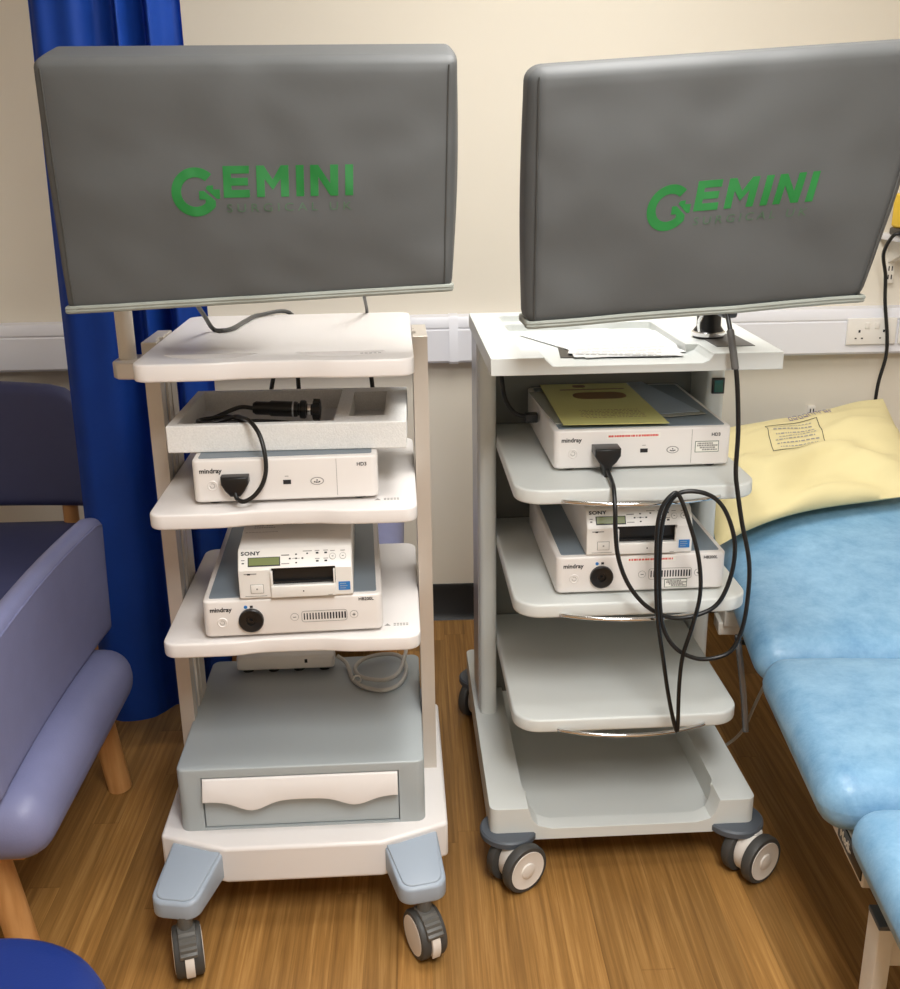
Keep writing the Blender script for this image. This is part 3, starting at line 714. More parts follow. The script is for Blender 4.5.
for ct in (MB().prism(rrect(-.225, .10, -.235, .10, .02), 1.126, 1.2), MB().prism([(-.175, 1.126), (.105, 1.126), (.118, 1.131), (.125, 1.14), (.132, 1.2), (-.20, 1.2), (-.19, 1.14)], -.35, -.2, axis='y'),
           MB().prism(rrect(-.225, .10, .125, .225, .015), 1.128, 1.2)):
    cut(tt, ct.build('c', M['white2']))
tt.data.materials.clear(); tt.data.materials.append(M['white2']); soften(tt, .004, 3, 30)
MB().box(-.19, -.125, .128, .165, 1.1275, 1.1285).build('grip_slot', M['darkgap'], B)
MB().box(.150, .225, -.240, -.10, 1.1428, 1.1442, bev=.0005, seg=1).build('swivel_mat', M['mat'], B)
sw = MB().box(.2495, .2785, .094, .1005, .974, 1.011, bev=.002).build('rocker_switch', M['black'], B)
MB().prism([(.0985, .979), (.0985, 1.006), (.0915, 1.006), (.0935, .9925), (.0895, .979)], .254, .274, bev=.001, axis='x').build('rocker', M['switch'], sw)
# monitor arm hub
hb = MB().lathe([(0, 1.143), (.030, 1.143), (.030, 1.158), (.024, 1.166), (.024, 1.20), (.02, 1.206), (0, 1.206)], 28, c=(.165, -.13, 0)).build('monitor_arm', M['black'], B)
MB().box(.15, .18, -.262, -.14, 1.20, 1.235, bev=.006).box(.13, .2, -.255, -.235, 1.215, 1.40, bev=.004).build('arm_plate', M['bumper'], hb)
MB().lathe([(.0305, 1.146), (.0335, 1.148), (.0335, 1.155), (.0305, 1.157)], 28, c=(.165, -.13, 0)).tube([(.14, -.155, 1.16), (.135, -.165, 1.18), (.14, -.175, 1.2)], .004, 8, 4).build('arm_collar', M['chrome'], hb)

instrument('white camera unit on the upper shelf of the right trolley, with yellow sheet on top', b2w(.029, -.185, .884), BR + .4, .362, .42, .087, 'camera', True, 'camera control units')
instrument('white light source unit on the right trolley, with green edged label and red print', b2w(.018, -.262, .644), BR + .3, .346, .43, .085, 'light', True, 'light source units')
printer('white printer on the right trolley behind the hanging black cables', b2w(.012, -.262, .730), BR + .3, W=.214, group='thermal printers')

# cables on the right trolley
c1 = [(-.050, -.217, .900), (-.051, -.25, .896), (-.053, -.285, .893), (-.056, -.318, .888), (-.057, -.338, .862), (-.057, -.345, .84), (-.056, -.345, .817), (-.049, -.345, .761), (-.03, -.345, .708), (-.001, -.345, .666), (.031, -.345, .64), (.07, -.345, .626), (.116, -.345, .632), (.154, -.345, .656),
      (.175, -.345, .713), (.178, -.345, .777), (.161, -.345, .834), (.136, -.345, .87), (.101, -.343, .886), (.064, -.338, .882), (.043, -.338, .853), (.034, -.34, .806), (.034, -.34, .734), (.038, -.345, .652), (.048, -.35, .601),
      (.074, -.353, .562), (.114, -.355, .541), (.153, -.355, .541), (.184, -.355, .557), (.202, -.355, .603), (.208, -.355, .67), (.205, -.355, .744), (.186, -.352, .825), (.174, -.348, .888), (.169, -.345, .928), (.168, -.345, 1.005), (.159, -.345, 1.1), (.151, -.335, 1.156), (.152, -.30, 1.195), (.156, -.265, 1.215)]
k1 = thing('camera_cable', 'long black cable from the plug on the right trolley looping up to the monitor', 'cable', b2w(-.05, -.217, .884), 0)
def loc_b(pts, org): return [tuple(Vector(b2w(*p)) - Vector(org)) for p in pts]
MB().tube(loc_b(c1, k1.location), .0044, 10, 6).build('lead', M['cable'], k1)
MB().at(Rz(BR)).prism([(-.026, .058), (.026, .058), (.026, .043), (.018, .030), (.009, .022), (.006, -.002), (-.006, -.002), (-.009, .022), (-.018, .030), (-.026, .043)], -.012, .034, bev=.004, axis='y').build('plug', M['black'], k1)
MB().tube(loc_b([(.1515, -.31, 1.185), (.1505, -.335, 1.155), (.155, -.343, 1.12)], k1.location), .0068, 10, 4).build('strain_relief', M['mat'], k1)
c2 = [(.048, -.352, .885), (.027, -.355, .855), (.022, -.355, .793), (.029, -.355, .654), (.046, -.36, .544), (.062, -.36, .456), (.078, -.36, .391), (.083, -.36, .391), (.081, -.36, .482), (.084, -.362, .551), (.097, -.365, .610),
      (.11, -.365, .684), (.104, -.36, .758), (.08, -.355, .838), (.062, -.350, .882)]
c = MB().tube([b2w(*p) for p in c2], .0042, 10, 6, closed=True)
tag(c.build('cable_loop', M['cable']), 'long narrow loop of black cable hanging down past the lowest shelf of the right trolley', 'cable')
c = MB().tube([b2w(-.232, .09, 1.04), b2w(-.226, .06, .985), b2w(-.205, .04, .955), b2w(-.172, .03, .948), b2w(-.158, .028, .948)], .005, 10, 6)
pl_ = c.build('power_lead', M['cable']); tag(pl_, 'short black lead curving into the left side of the upper unit on right trolley', 'cable')
MB().box(*[v for v in (BX - .186, BX - .158)], BY + .012, BY + .036, .938, .958, bev=.003).build('connector', M['black'], pl_)

# papers on the right trolley
def sheet(name, pts, z, th, m, label, cat, group=None, bend=0.0):
    P_ = [b2w(p[0], p[1], 0) for p in pts]; mb_ = MB()
    mb_.prism([(p[0], p[1]) for p in P_], z, z + th)
    return tag(mb_.build(name, m), label, cat, group)
def page(cx, cy, w, h, a):
    ca, sa = cos(R(a)), sin(R(a)); return [(cx + x * ca - y * sa, cy + x * sa + y * ca) for x, y in ((-w / 2, -h / 2), (w / 2, -h / 2), (w / 2, h / 2), (-w / 2, h / 2))]
sheet('folder', page(-.03, -.1, .21, .28, -6), 1.1264, .0012, M['black'], 'dark folder showing as a black wedge beneath the white sheets', 'folder')
pages = [(-.046, -.055, 22, 'lowest white sheet sticking out at the left of the fanned papers'),
         (-.030, -.085, 12, 'second white sheet from the bottom of the fanned papers'),
         (-.012, -.100, -3, 'white sheet reaching furthest over the front edge of the right tray'),
         (.004, -.085, -13, 'topmost printed white sheet on the tray of the right trolley')]
for k, (x, y, a, lb) in enumerate(pages):
    s_ = sheet('paper_sheet', page(x, y, .21, .29, a), 1.1278 + .0008 * k, .0005, M['paper'], lb, 'paper', 'fanned papers on the right tray')
pr_ = MB(); zt = 1.1278 + .0008 * 3 + .0005
for r_ in range(15):
    x = -.09
    while x < .06 + .02 * random.random():
        w = random.choice((.006, .01, .016)); y = .08 - .0165 * r_
        q = [(x, y), (x + w, y), (x + w, y - .003), (x, y - .003)]
        ca, sa = cos(R(-13)), sin(R(-13))
        pr_.prism([b2w(.004 + u * ca - v * sa, -.085 + u * sa + v * ca, 0)[:2] for u, v in q][::-1], zt - .0001, zt + .0001); x += w + .004
pr_.build('print', M['inkgrey'], s_)
z = .884 + .087 + .0014
sheet('clear_wallet', page(-.035, .02, .232, .30, 3), z, .0018, M['clear'], 'clear plastic wallet under the yellow sheet, jutting out at the left', 'wallet')
for k, (x, y, a, lb) in enumerate(((.075, .045, -12, 'lower grey leaflet beside the yellow sheet'), (.070, .062, -14, 'upper grey leaflet lying half under the yellow sheet'))):
    lf = sheet('leaflet', page(x, y, .155, .31, a + 24), z + .002 + .0022 * k, .0016, M['clear'] if k == 0 else M['legpad'], lb, 'leaflet', 'leaflets on the right camera unit')
ys = sheet('yellow_sheet', [(-.132, -.172), (.082, -.18), (.078, .21), (-.128, .215)], z + .0068, .0008, M['yellowpaper'], 'yellow laminated sheet lying on the camera unit of the right trolley', 'paper')
pr_ = MB(); zt = z + .0068 + .0008
for r_ in range(6):
    x = -.085 + .012 * random.random()
    while x < .045:
        w = random.choice((.003, .005, .009)); y = -.055 - .013 * r_
        pr_.prism([b2w(x, y, 0)[:2], b2w(x + w, y, 0)[:2], b2w(x + w, y + .0035, 0)[:2], b2w(x, y + .0035, 0)[:2]], zt - .0001, zt + .0001); x += w + .003
pr_.prism([b2w(x, y, 0)[:2] for x, y in rrect(-.07, .05, .05, .12, .03)], zt - .0001, zt + .0001)
pr_.prism([b2w(x, y, 0)[:2] for x, y in rrect(-.09, .06, .145, .155, .003)], zt - .0001, zt + .0001)
pr_.prism([b2w(x, y, 0)[:2] for x, y in rrect(-.055, -.025, .17, .2, .01)], zt - .0001, zt + .0001)
pr_.build('print', M['inkbrown'], ys)

# ------------------------------------------------------------------ padded monitor covers
def cover(label, P00, P10, P11, P01, depth, rnd, logo_uv, logo_rot, shear, seed, rise, roll, lscale=1.0, name='monitor_cover'):
    """front face corners (bottom left, bottom right, top right, top left) in the world; the bag is a soft box behind them"""
    P00, P10, P11, P01 = map(Vector, (P00, P10, P11, P01))
    org = (P00 + P10) / 2; w0 = (P10 - P00).length; h0 = ((P01 - P00).length + (P11 - P10).length) / 2
    nrm = (P10 - P00).cross(P01 - P00).normalized()          # towards the viewer
    t = thing(name, label, 'equipment cover', org, 0, 'printed monitor covers')
    def D(u, v, d):
        """u, v in 0..1 over the front, d metres behind it"""
        p = P00 * (1 - u) * (1 - v) + P10 * u * (1 - v) + P11 * u * v + P01 * (1 - u) * v
        q = Vector((u * 2.6, v * 1.7, seed)); a = 0
        fade = max(0, min(1, (1 - d / depth)))
        a += .006 * noise.noise(q * 1.3) + .0035 * noise.noise(q * 3.1) + .0016 * noise.noise(Vector((q.x * 9 + q.y * 5, q.y * 3 - q.x * 2, seed)))
        # pulled folds that run out of the lower corner and along the lower edge
        s_ = (u * .8 + v * .55) * 13 + seed
        a += (.0080 if seed > 5 else .0045) * (max(0, 1 - v * 1.4)) * sin(s_ + 1.5 * noise.noise(q * 2)) * (.35 + .65 * u if seed > 5 else .5)
        e = min(u, 1 - u) * w0
        a += -.004 * math.exp(-e / .03) + .006 * sin(pi * u) * sin(pi * v)
        return p + nrm * (a * fade - d) - org
    n = MB()
    sx_, sz_ = w0, h0
    def fn(p):
        u = p.x / sx_ + .5; v = p.z / sz_ + .5; d = p.y + depth / 2
        q = D(u, v, d)
        k = max(0, (v - .55) / .45)
        q.z += rise * (d / depth) * k ** 2
        if v > .94: q.y += roll * ((v - .94) / .06) ** 2 * (1 - d / depth)
        q.x += (.010 if u > .5 else -.010) * max(0, 1 - min(u, 1 - u) * w0 / .02) * sin(pi * min(1, max(0, d / depth))) * (.4 + .6 * sin(pi * v))
        return q
    n.puff((sx_, depth, sz_), rnd, 26, fn)
    n.build('cover', M['cover'], t, sharp=60)
    hm = MB()
    e = rnd * .72
    ring = [(u / 30, .008, -.002) for u in range(1, 30)] + [(1.0, .008, depth * k / 4) for k in range(0, 5)] + [(1 - u / 30, .008, depth + .002) for u in range(1, 30)] + [(0, .008, depth * (1 - k / 4)) for k in range(0, 5)]
    for dv in (.0, .012):
        hm.tube([D(u, v - .006 + dv, d) for u, v, d in ring], .0042, 8, 2, closed=True)
    hm.build('hem', M['hem'], t)
    for u_ in (.006, .994):
        MB().tube([D(u_ + (.012 if u_ < .5 else -.012), .03 + .93 * k / 16, -.0005) for k in range(17)], .0016, 6, 3).build('seam', M['seam'], t)
    # logo, laid on the cloth
    def lay(fl, mm, nm):
        bm = bmesh.new(); bm.from_mesh(fl.data); bmesh.ops.triangulate(bm, faces=list(bm.faces))
        for _ in range(5):
            le = [e_ for e_ in bm.edges if e_.calc_length() > .012]
            if not le: break
            bmesh.ops.subdivide_edges(bm, edges=le, cuts=1); bmesh.ops.triangulate(bm, faces=[f_ for f_ in bm.faces if len(f_.verts) > 3])
        for v in bm.verts:
            x, y = v.co.x, v.co.y
            ca, sa = cos(R(logo_rot)), sin(R(logo_rot)); x *= lscale; x, y = x * ca - y * sa, x * sa + y * ca
            v.co = D(logo_uv[0] + (x + shear * y) / sx_, logo_uv[1] + y / sz_, -.0005 - (.0003 if v.co.z > 0 else 0))
        bm.to_mesh(fl.data); bm.free(); fl.parent = t
    Lg = MB(); I = Matrix.Identity(4)
    # ring with an opening at the right, two cross-shaped jigsaw steps in the gap
    def arc(r0, r1, a0, a1, m_=40):
        return [(r1 * cos(R(a0 + (a1 - a0) * k / m_)), r1 * sin(R(a0 + (a1 - a0) * k / m_))) for k in range(m_ + 1)] + [(r0 * cos(R(a1 - (a1 - a0) * k / m_)), r0 * sin(R(a1 - (a1 - a0) * k / m_))) for k in range(m_ + 1)]
    Ro, Ri = .0375, .0225
    Lg.prism(arc(Ri, Ro, 46, 318), -.0001, .0001)
    # lower right tongue of the G, cut by a diagonal slit
    Lg.prism([(.0056, .0017), (.0056, -.0115), (.0150, -.0115), (.0150, -.0200), (.0260, -.0275), (.0306, -.0226), (.0306, -.0139), (.0130, .0017)], -.0001, .0001)
    Lg.prism([(.0160, .0050), (.0190, .0097), (.0278, .0097), (.0278, .0035), (.0380, .0035), (.0380, -.0110), (.0330, -.0110)], -.0001, .0001)
    fo_ = Lg.build('logo', M['logo']); lay(fo_, None, None)
    hL, st = .0485, .0125; tx = MB(); yb_ = -.0095
    def poly(x0, pts): tx.prism([(x0 + px_, yb_ + py_) for px_, py_ in pts], -.0001, .0001)
    k_ = .203 / .545
    x = .044
    q = hL; a3 = (q - 3 * .0118) / 2
    poly(x, [(0, 0), (.110 * k_, 0), (.110 * k_, .0118), (st, .0118), (st, .0118 + a3), (.104 * k_, .0118 + a3), (.104 * k_, .0236 + a3), (st, .0236 + a3), (st, q - .0118), (.110 * k_, q - .0118), (.110 * k_, q), (0, q)])
    x = .044 + .140 * k_; w_ = .135 * k_
    poly(x, [(0, 0), (st, 0), (st, q * .58), (w_ / 2, q * .22), (w_ - st, q * .58), (w_ - st, 0), (w_, 0), (w_, q), (w_ - st * .95, q), (w_ / 2, q * .55), (st * .95, q), (0, q)])
    x = .044 + .306 * k_; poly(x, [(0, 0), (st, 0), (st, q), (0, q)])
    x = .044 + .367 * k_; w_ = .118 * k_
    poly(x, [(0, 0), (st, 0), (st, q * .62), (w_ - st, 0), (w_, 0), (w_, q), (w_ - st, q), (w_ - st, q * .40), (st, q), (0, q)])
    x = .044 + .515 * k_; poly(x, [(0, 0), (st, 0), (st, q), (0, q)])
    tx = tx.build('lettering', M['logo']); lay(tx, None, None)
    tx = MB().text('SURGICAL UK', .0185, T((.048, -.032, 0)), depth=.0001, space=1.5).build('lettering', M['logofaint'])
    bb = [v.co.x for v in tx.data.vertices]; k_ = .198 / (max(bb) - min(bb)); x0_ = min(bb)
    for v in tx.data.vertices: v.co.x = .048 + (v.co.x - x0_) * k_
    lay(tx, None, None)
    return t
cover('grey padded monitor cover on the left trolley, squarer and hanging nearly level', (-.576, 1.75, 1.262), (.060, 1.765, 1.286), (.074, 1.765, 1.650), (-.584, 1.75, 1.652), .13, .014, (.358, .470), -1.0, .0, 2.3, .030, .012)
cover('grey padded monitor cover on the right trolley, tilted with slanting right edge', (.190, 1.76, 1.220), (.766, 1.775, 1.252), (.872, 1.775, 1.666), (.192, 1.76, 1.630), .10, .022, (.368, .438), .7, .05, 7.7, .012, .008, .9)

# ------------------------------------------------------------------ curtain
def curtain():
    base = [(-.875, 2.545), (-.85, 2.50), (-.815, 2.475), (-.77, 2.47), (-.725, 2.478), (-.70, 2.50), (-.672, 2.535), (-.65, 2.50), (-.632, 2.47), (-.61, 2.51), (-.592, 2.545), (-.575, 2.50), (-.556, 2.47), (-.535, 2.50), (-.515, 2.535), (-.492, 2.515)]
    P_ = smooth_path([(x, y, 0) for x, y in base], 8); n = len(P_); zs = [.075 + (2.50 - .075) * k / 44 for k in range(45)]
    t = bmesh.new(); g = []
    for z in zs:
        row = []; tt = (z - .075) / 2.45
        for i, p in enumerate(P_):
            u = i / (n - 1)
            x = p.x + .052 * tt * (1 - u) ** 1.3 - .012 * tt * u
            y = p.y + .014 * noise.noise(Vector((u * 7, z * .9, 3))) + (.03 * tt * sin(u * 46)) * (.2 + .8 * tt) * .5
            row.append(t.verts.new((x, y, z + (.045 * u * (1 - tt)))))
        g.append(row)
    for i in range(len(g) - 1):
        for j in range(n - 1): t.faces.new((g[i][j], g[i][j + 1], g[i + 1][j + 1], g[i + 1][j]))
    r_ = bmesh.ops.solidify(t, geom=list(t.faces), thickness=.003)
    bmesh.ops.recalc_face_normals(t, faces=list(t.faces))
    m_ = MB(); m_._add(t)
    return m_.build('curtain', M['curtain'], sharp=80)
cu = tag(curtain(), 'long blue curtain hanging between the chairs and the left trolley', 'curtain')
tr = MB().box(-1.5, .0, 2.485, 2.525, 2.56, 2.62, bev=.004)
for k in range(12): tr.lathe([(0, 2.49), (.006, 2.49), (.006, 2.565), (0, 2.565)], 8, c=(-.82 + .028 * k, 2.505, 0))
tag(tr.build('curtain_track', M['trunk']), 'white ceiling track carrying the blue curtain', 'curtain track')

# ------------------------------------------------------------------ chairs
def lav_chair(label, loc, rz):
    """local: sitter faces -X, the back stands at x = 0"""
    t = thing('waiting_chair', label, 'chair', loc, rz)
    def bend(p):
        v = p.z / .33; y = p.y / .72
        x = p.x - .012 * (1 - (2 * y) ** 2) + .01 * v
        z = p.z + .012 + (.006 * (1 - (2 * y) ** 2) * (v + .5)) - .03 * (max(0, abs(2 * y) - .86) / .14) ** 2 * (v + .5)
        return Vector((x, p.y, z))
    bk = MB().puff((.046, .72, .298), .022, 20, bend, (-.055, .0, .574)).build('backrest', M['chair'], t, 60)
    pts = []
    for k in range(25):
        y = -.335 + .67 * k / 24; q = bend(Vector((.0235, y, .130))); pts.append((q.x - .055 , q.y, q.z + .574))
    MB().tube(pts, .0025, 6, 2).build('piping', M['chair'], bk)
    def sag(p):
        return Vector((p.x, p.y, p.z + .012 * (1 - (p.y / .33) ** 2) * (1 if p.z > 0 else 0)))
    st = MB().puff((.56, .66, .135), .064, 14, sag, (-.255, -.02, .363)).build('seat', M['chair'], t, 60)
    for k_, y in ((0, -.26), (1, .265)):
        s_ = -1 if y < 0 else 1
        bx, by = ((-.088, -.24) if s_ < 0 else (-.072, .36))
        MB().tube([(bx, by, 0), (bx - .018, by - .002, .15), (bx - .034, by - .01, .30), (-.10, y + s_ * .03, .45), (-.085, y, .62)], .029, 14, 5).build('rear_leg', M['beech'], t)
        MB().tube([(-.50, y + s_ * .02, 0), (-.49, y + s_ * .01, .15), (-.48, y, .31)], .026, 14, 4).build('front_leg', M['beech'], t)
    MB().box(-.49, -.05, -.27, -.235, .262, .305, bev=.008).box(-.49, -.05, .245, .28, .262, .305, bev=.008).box(-.07, -.03, -.26, .26, .265, .305, bev=.008).build('seat_rail', M['beech'], t)
    return t
lav_chair('lavender vinyl chair with beech legs seen from behind at the left edge', (-.700, 1.925, 0), 0)
lav_chair('lavender vinyl chair hidden behind the left trolley, only a corner showing', (-.590, 2.905, 0), 180)
t = thing('waiting_chair', 'dark navy chair standing against the wall left of the curtain', 'chair', (-1.33, 2.72, 0), 0)
def nb(p):
    v = p.z / .36; u = p.x / .78
    return Vector((p.x, p.y + .045 * (v + .5) + .02 * (2 * u) ** 2 * -1, p.z + .028 * (1 - (2 * u) ** 2) * (v + .5) - .05 * (v + .5) * max(0, abs(2 * u) - .8) / .2))
MB().puff((.78, .06, .335), .028, 18, nb, (.0, .20, .715)).build('backrest', M['navy'], t, 60)
MB().puff((.70, .58, .11), .05, 14, None, (.0, -.04, .437)).build('seat', M['navy'], t, 60)
for sx_ in (-1, 1):
    MB().tube([(sx_ * .30, .26, 0), (sx_ * .30, .215, .30), (sx_ * .30, .215, .55), (sx_ * .30, .24, .66)], .022, 12, 5).build('rear_leg', M['beech'], t)
    MB().tube([(sx_ * .30, -.28, 0), (sx_ * .30, -.26, .25), (sx_ * .30, -.25, .40)], .022, 12, 4).build('front_leg', M['beech'], t)
c = MB().tube([(-1.20, 2.35, .500), (-1.14, 2.38, .500), (-1.085, 2.36, .503), (-1.06, 2.40, .515), (-1.09, 2.43, .503), (-1.15, 2.46, .500)], .007, 8, 6)
tag(c.build('strap', M['black']), 'small black strap lying on the navy chair seat', 'strap')

# round stool, bottom left
t = thing('round_stool', 'royal blue round stool in the bottom left corner', 'stool', (-.597, 1.03, 0))
MB().lathe([(0, .40), (.16, .40), (.182, .408), (.190, .425), (.190, .450), (.184, .466), (.168, .477), (.14, .481), (0, .483)], 64).build('seat', M['stool'], t)
MB().lathe([(0, .07), (.024, .07), (.024, .26), (.018, .262), (.018, .402), (0, .402)], 24).build('column', M['chrome'], t)
for k in range(5):
    a = 2 * pi * k / 5 + .3; MB().tube([(.015 * cos(a), .015 * sin(a), .10), (.13 * cos(a), .13 * sin(a), .085), (.24 * cos(a), .24 * sin(a), .062)], .013, 10, 4).build('leg', M['chrome'], t)
    MB().lathe([(0, -.012), (.022, -.012), (.025, -.008), (.025, .008), (.022, .012), (0, .012)], 18, 'y', (0, 0, 0)).build('castor', M['black'], t).matrix_local = T((.24 * cos(a), .24 * sin(a), .0255)) @ Rz(math.degrees(a))

# ------------------------------------------------------------------ examination couch
CX, CY, CR = .657, 1.455, -5.5
t = thing('examination_couch', 'sky blue padded examination couch on white steel frame', 'couch', (CX, CY, 0), CR)
def cw(x, y, z): c, s_ = cos(R(CR)), sin(R(CR)); return (CX + x * c - y * s_, CY + x * s_ + y * c, z)
CW = .66
def cush(y0, y1, z, th, name, slope=0.0, x0=0.0, fn2=None):
    L_ = y1 - y0
    def fn(p):
        u = p.x / CW + .5; v = p.y / L_ + .5
        z_ = p.z + (.016 * (1 - (2 * u - 1) ** 4) * (1 - (2 * v - 1) ** 4) if p.z > 0 else 0) + slope * (v * L_)
        return Vector((p.x, p.y, z_))
    return MB().puff((CW, L_, th), .052, 18, fn, (x0 + CW / 2, (y0 + y1) / 2, z - th / 2)).build(name, M['couch'], t, 70)
cush(.005, .505, .497, .105, 'seat_section')
cush(.512, 1.72, .500, .105, 'head_section', slope=.115)
cush(-.60, -.002, .485, .105, 'foot_section', slope=.0, x0=.032)
def beam(pts, w=.02, nm='frame_beam', m='frame'): return None
fr = MB()
fr.box(.058, .10, -.045, 1.66, .34, .388, bev=.003).box(CW - .10, CW - .06, -.045, 1.66, .34, .388, bev=.003)
fr.box(.15, .19, -.55, .05, .335, .380, bev=.003).box(CW - .19, CW - .15, -.55, .05, .335, .380, bev=.003)
for y in (.02, .5, 1.1, 1.62): fr.box(.06, CW - .06, y, y + .04, .335, .385, bev=.003)
fr.build('bed_frame', M['frame'], t)
bp = MB().box(.0555, .0600, -.040, .085, .350, .386, bev=.001).build('name_plate', M['black'], t)
MB().text('Medi-', .026, T((.0553, .074, .3585)) @ Rz(-90) @ Rx(90), bold=.02).build('lettering', M['label'], bp)
for x0 in (.054, CW - .09):
    lg = MB().box(x0, x0 + .024, -.145, -.095, 0, .342, bev=.002).build('leg', M['frame'], t)
    MB().box(x0 - .0008, x0 + .0248, -.1458, -.0942, .3415, .35, bev=.0015).build('end_cap', M['bumper'], lg)
    lg = MB().box(x0, x0 + .024, 1.45, 1.50, 0, .342, bev=.002).build('leg', M['frame'], t)
MB().box(.074, CW - .08, -.135, -.105, .265, .338, bev=.003).build('cross_bar', M['frame'], t)
MB().box(.058, CW - .09, 1.46, 1.49, .265, .325, bev=.003).build('cross_bar', M['frame'], t)
MB().tube([(.09, -.12, .325), (.09, -.118, .34), (.09, -.08, .375)], .008, 10, 4).build('pivot', M['frame'], t)
cb = MB().box(.0, .07, .86, .95, .385, .425, bev=.003).box(-.01, .065, .875, .94, .355, .388, bev=.003).build('control_box', M['frame'], t)
MB().lathe([(0, -.004), (.010, -.004), (.012, .004), (0, .004)], 20, 'y', (.045, .858, .405)).build('control_knob', M['chrome'], cb)
MB().box(.0, .06, .90, .96, .425, .465, bev=.003).build('motor', M['black'], t)
MB().tube([(-.002, .70, .44), (.002, .69, .40), (.016, .675, .30), (.024, .66, .212)], .0075, 12, 5).build('lever', M['steel'], t)
MB().tube([(.05, .73, .40), (.0, .70, .425), (-.002, .70, .44)], .006, 10, 5).build('lever_pivot', M['black'], t)
c = MB().tube([cw(.10, .75, .34), cw(.09, .85, .18), cw(.08, .92, .06), cw(.04, .93, .008), cw(-.02, .90, .005), cw(-.12, .92, .005), cw(-.22, .97, .005)], .004, 8, 8)
tag(c.build('white_cable', M['wcable']), 'thin white cable running from under the couch to the floor behind the right trolley', 'cable')

# pillow
def pillow():
    A0, A1, B1, B0 = Vector((.705, 2.30, .60)), Vector((1.34, 2.585, .635)), Vector((1.435, 3.10, .765)), Vector((.80, 2.93, .705))
    w0, d0, h0 = .70, .58, .11
    up = Vector((.0, -.2, 1)).normalized()
    def S_(u, v, s_):
        """s_: -1 bottom .. 1 top"""
        p = A0 * (1 - u) * (1 - v) + A1 * u * (1 - v) + B1 * u * v + B0 * (1 - u) * v
        e = max(0, (1 - abs(2 * u - 1) ** 2.6)) ** .55 * max(0, (1 - abs(2 * v - 1) ** 2.6)) ** .55
        q = Vector((u * 3.2, v * 2.6, 1.3)); wr = .010 * noise.noise(q) + .006 * noise.noise(q * 2.3)
        fold = .020 * sin(15 * v + 5 * u + 3.5 * noise.noise(q * 1.1)) * (1 - v) ** .8 + .012 * noise.noise(Vector((u * 3, v * 12, 5)))
        top = (.055 * e + (wr + fold) * min(1, e * 1.5)) if s_ > 0 else -.045 * e
        pin = .03 * (1 - sin(pi * v)) * 0
        p = p + Vector((0, .075, .012)) * (1 - v) * max(0, sin(pi * min(1, u * 1.15))) ** 1.0 * (1 - .5 * u)
        return p + up * top + Vector((0, .02 * sin(pi * u) * (1 if v > .5 else 0) * (2 * v - 1), -.0)) - Vector((0, 0, .02 * sin(pi * u) * v * (1 - abs(2 * u - 1)))) * 1.0
    t = bmesh.new(); n = 46; g = {}
    for s_ in (1, -1):
        for i in range(n + 1):
            for j in range(n + 1): g[s_, i, j] = t.verts.new(S_(i / n, j / n, s_))
        for i in range(n):
            for j in range(n):
                f_ = (g[s_, i, j], g[s_, i + 1, j], g[s_, i + 1, j + 1], g[s_, i, j + 1]); t.faces.new(f_ if s_ > 0 else f_[::-1])
    bmesh.ops.remove_doubles(t, verts=list(t.verts), dist=2e-4)
    m_ = MB(); m_._add(t); ob = m_.build('pillow', M['pillow'], None, 80)
    def quad(u0, u1, v0, v1, mm, m_):
        t = bmesh.new(); vs = [t.verts.new(S_(u, v, 1) + up * .0016) for u, v in ((u0, v0), (u1, v0), (u1, v1), (u0, v1))]; t.faces.new(vs); m_.use(mm)._add(t, False)
    pr = MB()
    for k in range(12):                                     # printed frame
        a, b_ = .34 + .022 * k, .34 + .022 * (k + 1)
        quad(a, b_, .50, .506, 0, pr); quad(a, b_, .78, .786, 0, pr)
        c_, d_ = .50 + .0238 * k, .50 + .0238 * (k + 1)
        quad(.34, .3435, c_, d_, 0, pr); quad(.601, .6045, c_, d_, 0, pr)
    for r_ in range(7):
        u = .36 + .03 * random.random()
        while u < .57:
            w = random.choice((.006, .012, .018)); quad(u, u + w, .735 - .034 * r_, .745 - .034 * r_, 1, pr); u += w + .006
    pr.build('laundry_print', [M['ink'], M['inkgrey']], ob)
    sc = MB(); u = .48
    for k in range(9):
        v = .83 + .012 * random.random()
        pts = [S_(u + .026 * k + .018 * a, v + .07 * b_, 1) + up * .0018 for a, b_ in ((0, 0), (0, 1), (.8, .9), (.9, .4), (.1, .4), (.9, 0))][:random.choice((3, 4, 5, 6))]
        sc.tube(pts, .0009, 5, 4)
    sc.build('pen_scribble', M['inkviolet'], ob)
    return ob
tag(pillow(), 'pale yellow pillow with black print box lying on the blue couch', 'pillow')

# ------------------------------------------------------------------ wall fittings on the right
def socket(label, x0, x1):
    t = thing('double_socket', label, 'socket', (x0, Y1 - .056, .918), 0, 'wall sockets')
    w = x1 - x0; h = .082
    MB().box(0, w, -.009, .0, 0, h, bev=.002).build('face_plate', M['socket'], t)
    for k in range(2):
        cx = w * (.25 + .5 * k)
        b = MB().box(cx - .003, cx + .003, -.0096, -.006, .038, .046).box(cx - .013, cx - .007, -.0096, -.006, .018, .022).box(cx + .007, cx + .013, -.0096, -.006, .018, .022)
        b.build('pin_holes', M['black'], t)
        sx_ = w * (.40 + .2 * k); MB().box(sx_ - .007, sx_ + .007, -.0125, -.008, .050, .070, bev=.0015).build('switch', M['socket'], t)
    return t
socket('white double socket on the trunking above the pillow', 1.338, 1.492)
socket('white double socket at the right edge, partly out of the frame', 1.502, 1.656)
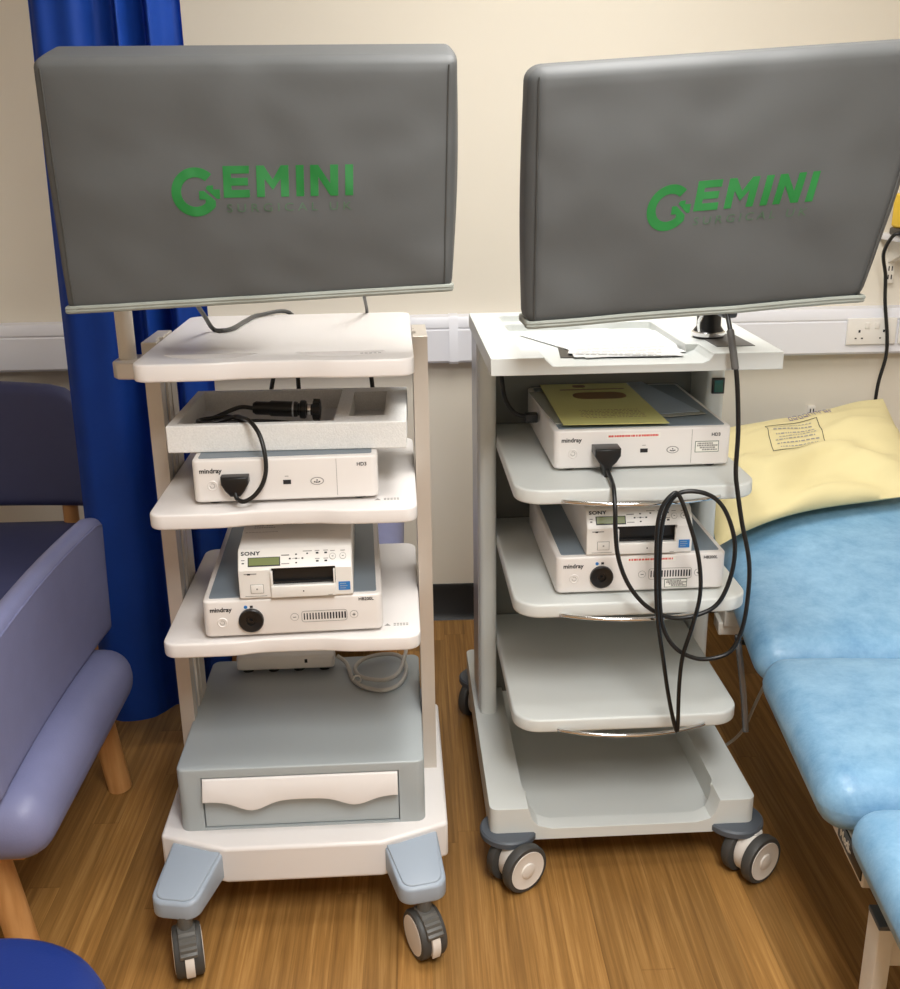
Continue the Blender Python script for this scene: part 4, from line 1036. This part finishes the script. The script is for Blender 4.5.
def upright(z0, z1, x, label):
    b = MB().box(x - .0125, x + .0125, Y1 - .014, Y1 + .004, z0, z1, bev=.001)
    t = b.build('slotted_upright', M['frame'])
    s = MB(); z = z0 + .012
    while z < z1 - .02:
        for sx_ in (-.0065, .0035): s.box(x + sx_, x + sx_ + .0035, Y1 - .0146, Y1 - .012, z, z + .014)
        z += .026
    s.build('slots', M['darkgap'], t)
    return tag(t, label, 'shelf upright')
upright(1.10, 1.235, 1.475, 'white slotted shelf upright on the wall under the shelf at the right edge')
upright(.60, .712, 1.27, 'white slotted upright end showing just above the pillow')
ws = thing('wall_shelf', 'white wall shelf at the right edge carrying a yellow box', 'shelf', (1.60, 3.13, 1.235))
MB().box(-.17, .25, -.10, .12, .0, .018, bev=.002).build('board', M['trunk'], ws)
MB().prism([(.12, 0), (.12, -.07), (.10, -.07), (-.06, -.012), (-.06, 0)], -.136, -.116, axis='x').build('bracket', M['frame'], ws)
yb = thing('yellow_box', 'yellow and black box standing on the white wall shelf', 'box', (1.56, 3.10, 1.253))
MB().box(-.135, .10, -.05, .06, .022, .12, bev=.008).build('case', M['yellowplas'], yb)
MB().box(-.138, .10, -.055, .06, .0, .0225, bev=.006).build('base', M['black'], yb)
MB().box(-.09, .0, -.0515, -.049, .04, .10).build('label', M['label'], yb)
c = MB().tube([(1.425, 3.08, 1.262), (1.405, 3.09, 1.255), (1.405, 3.14, 1.20), (1.432, 3.17, 1.13), (1.440, 3.17, 1.05), (1.458, 3.17, .95), (1.462, 3.17, .88), (1.448, 3.17, .80), (1.445, 3.17, .72), (1.455, 3.18, .62)], .0055, 10, 8)
tag(c.build('black_lead', M['cable']), 'black lead dropping from the wall shelf behind the pillow', 'cable')

# ------------------------------------------------------------------ ceiling lights
def luminaire(label, x, y, w, l, power, col=(.965, .985, 1)):
    t = thing('ceiling_light', label, 'light', (x, y, ZC))
    o = MB().box(-w / 2 - .03, w / 2 + .03, -l / 2 - .03, l / 2 + .03, -.05, 0, bev=.004)
    o.build('housing', M['trunk'], t)
    MB().box(-w / 2, w / 2, -l / 2, l / 2, -.056, -.049, bev=.002).build('diffuser', M['glow'], t)
    la = bpy.data.lights.new('lamp', 'AREA'); la.shape = 'RECTANGLE'; la.size = w; la.size_y = l; la.energy = power; la.color = col
    lo = bpy.data.objects.new('lamp', la); COL.objects.link(lo); lo.parent = t; lo.location = (0, 0, -.06)
luminaire('ceiling light panel over the two trolleys', .42, 1.85, .6, 1.2, 22)
luminaire('ceiling light panel nearer the viewpoint', .40, .0, .6, 1.2, 50)

wd = bpy.data.worlds.new('World'); S.world = wd; wd.use_nodes = True
wd.node_tree.nodes['Background'].inputs['Color'].default_value = (.9, .95, 1, 1); wd.node_tree.nodes['Background'].inputs['Strength'].default_value = .3
vs = S.view_settings; vs.view_transform = 'Standard'; vs.look = 'None'; vs.gamma = 1.0; vs.use_curve_mapping = False
vs.exposure = 0.22
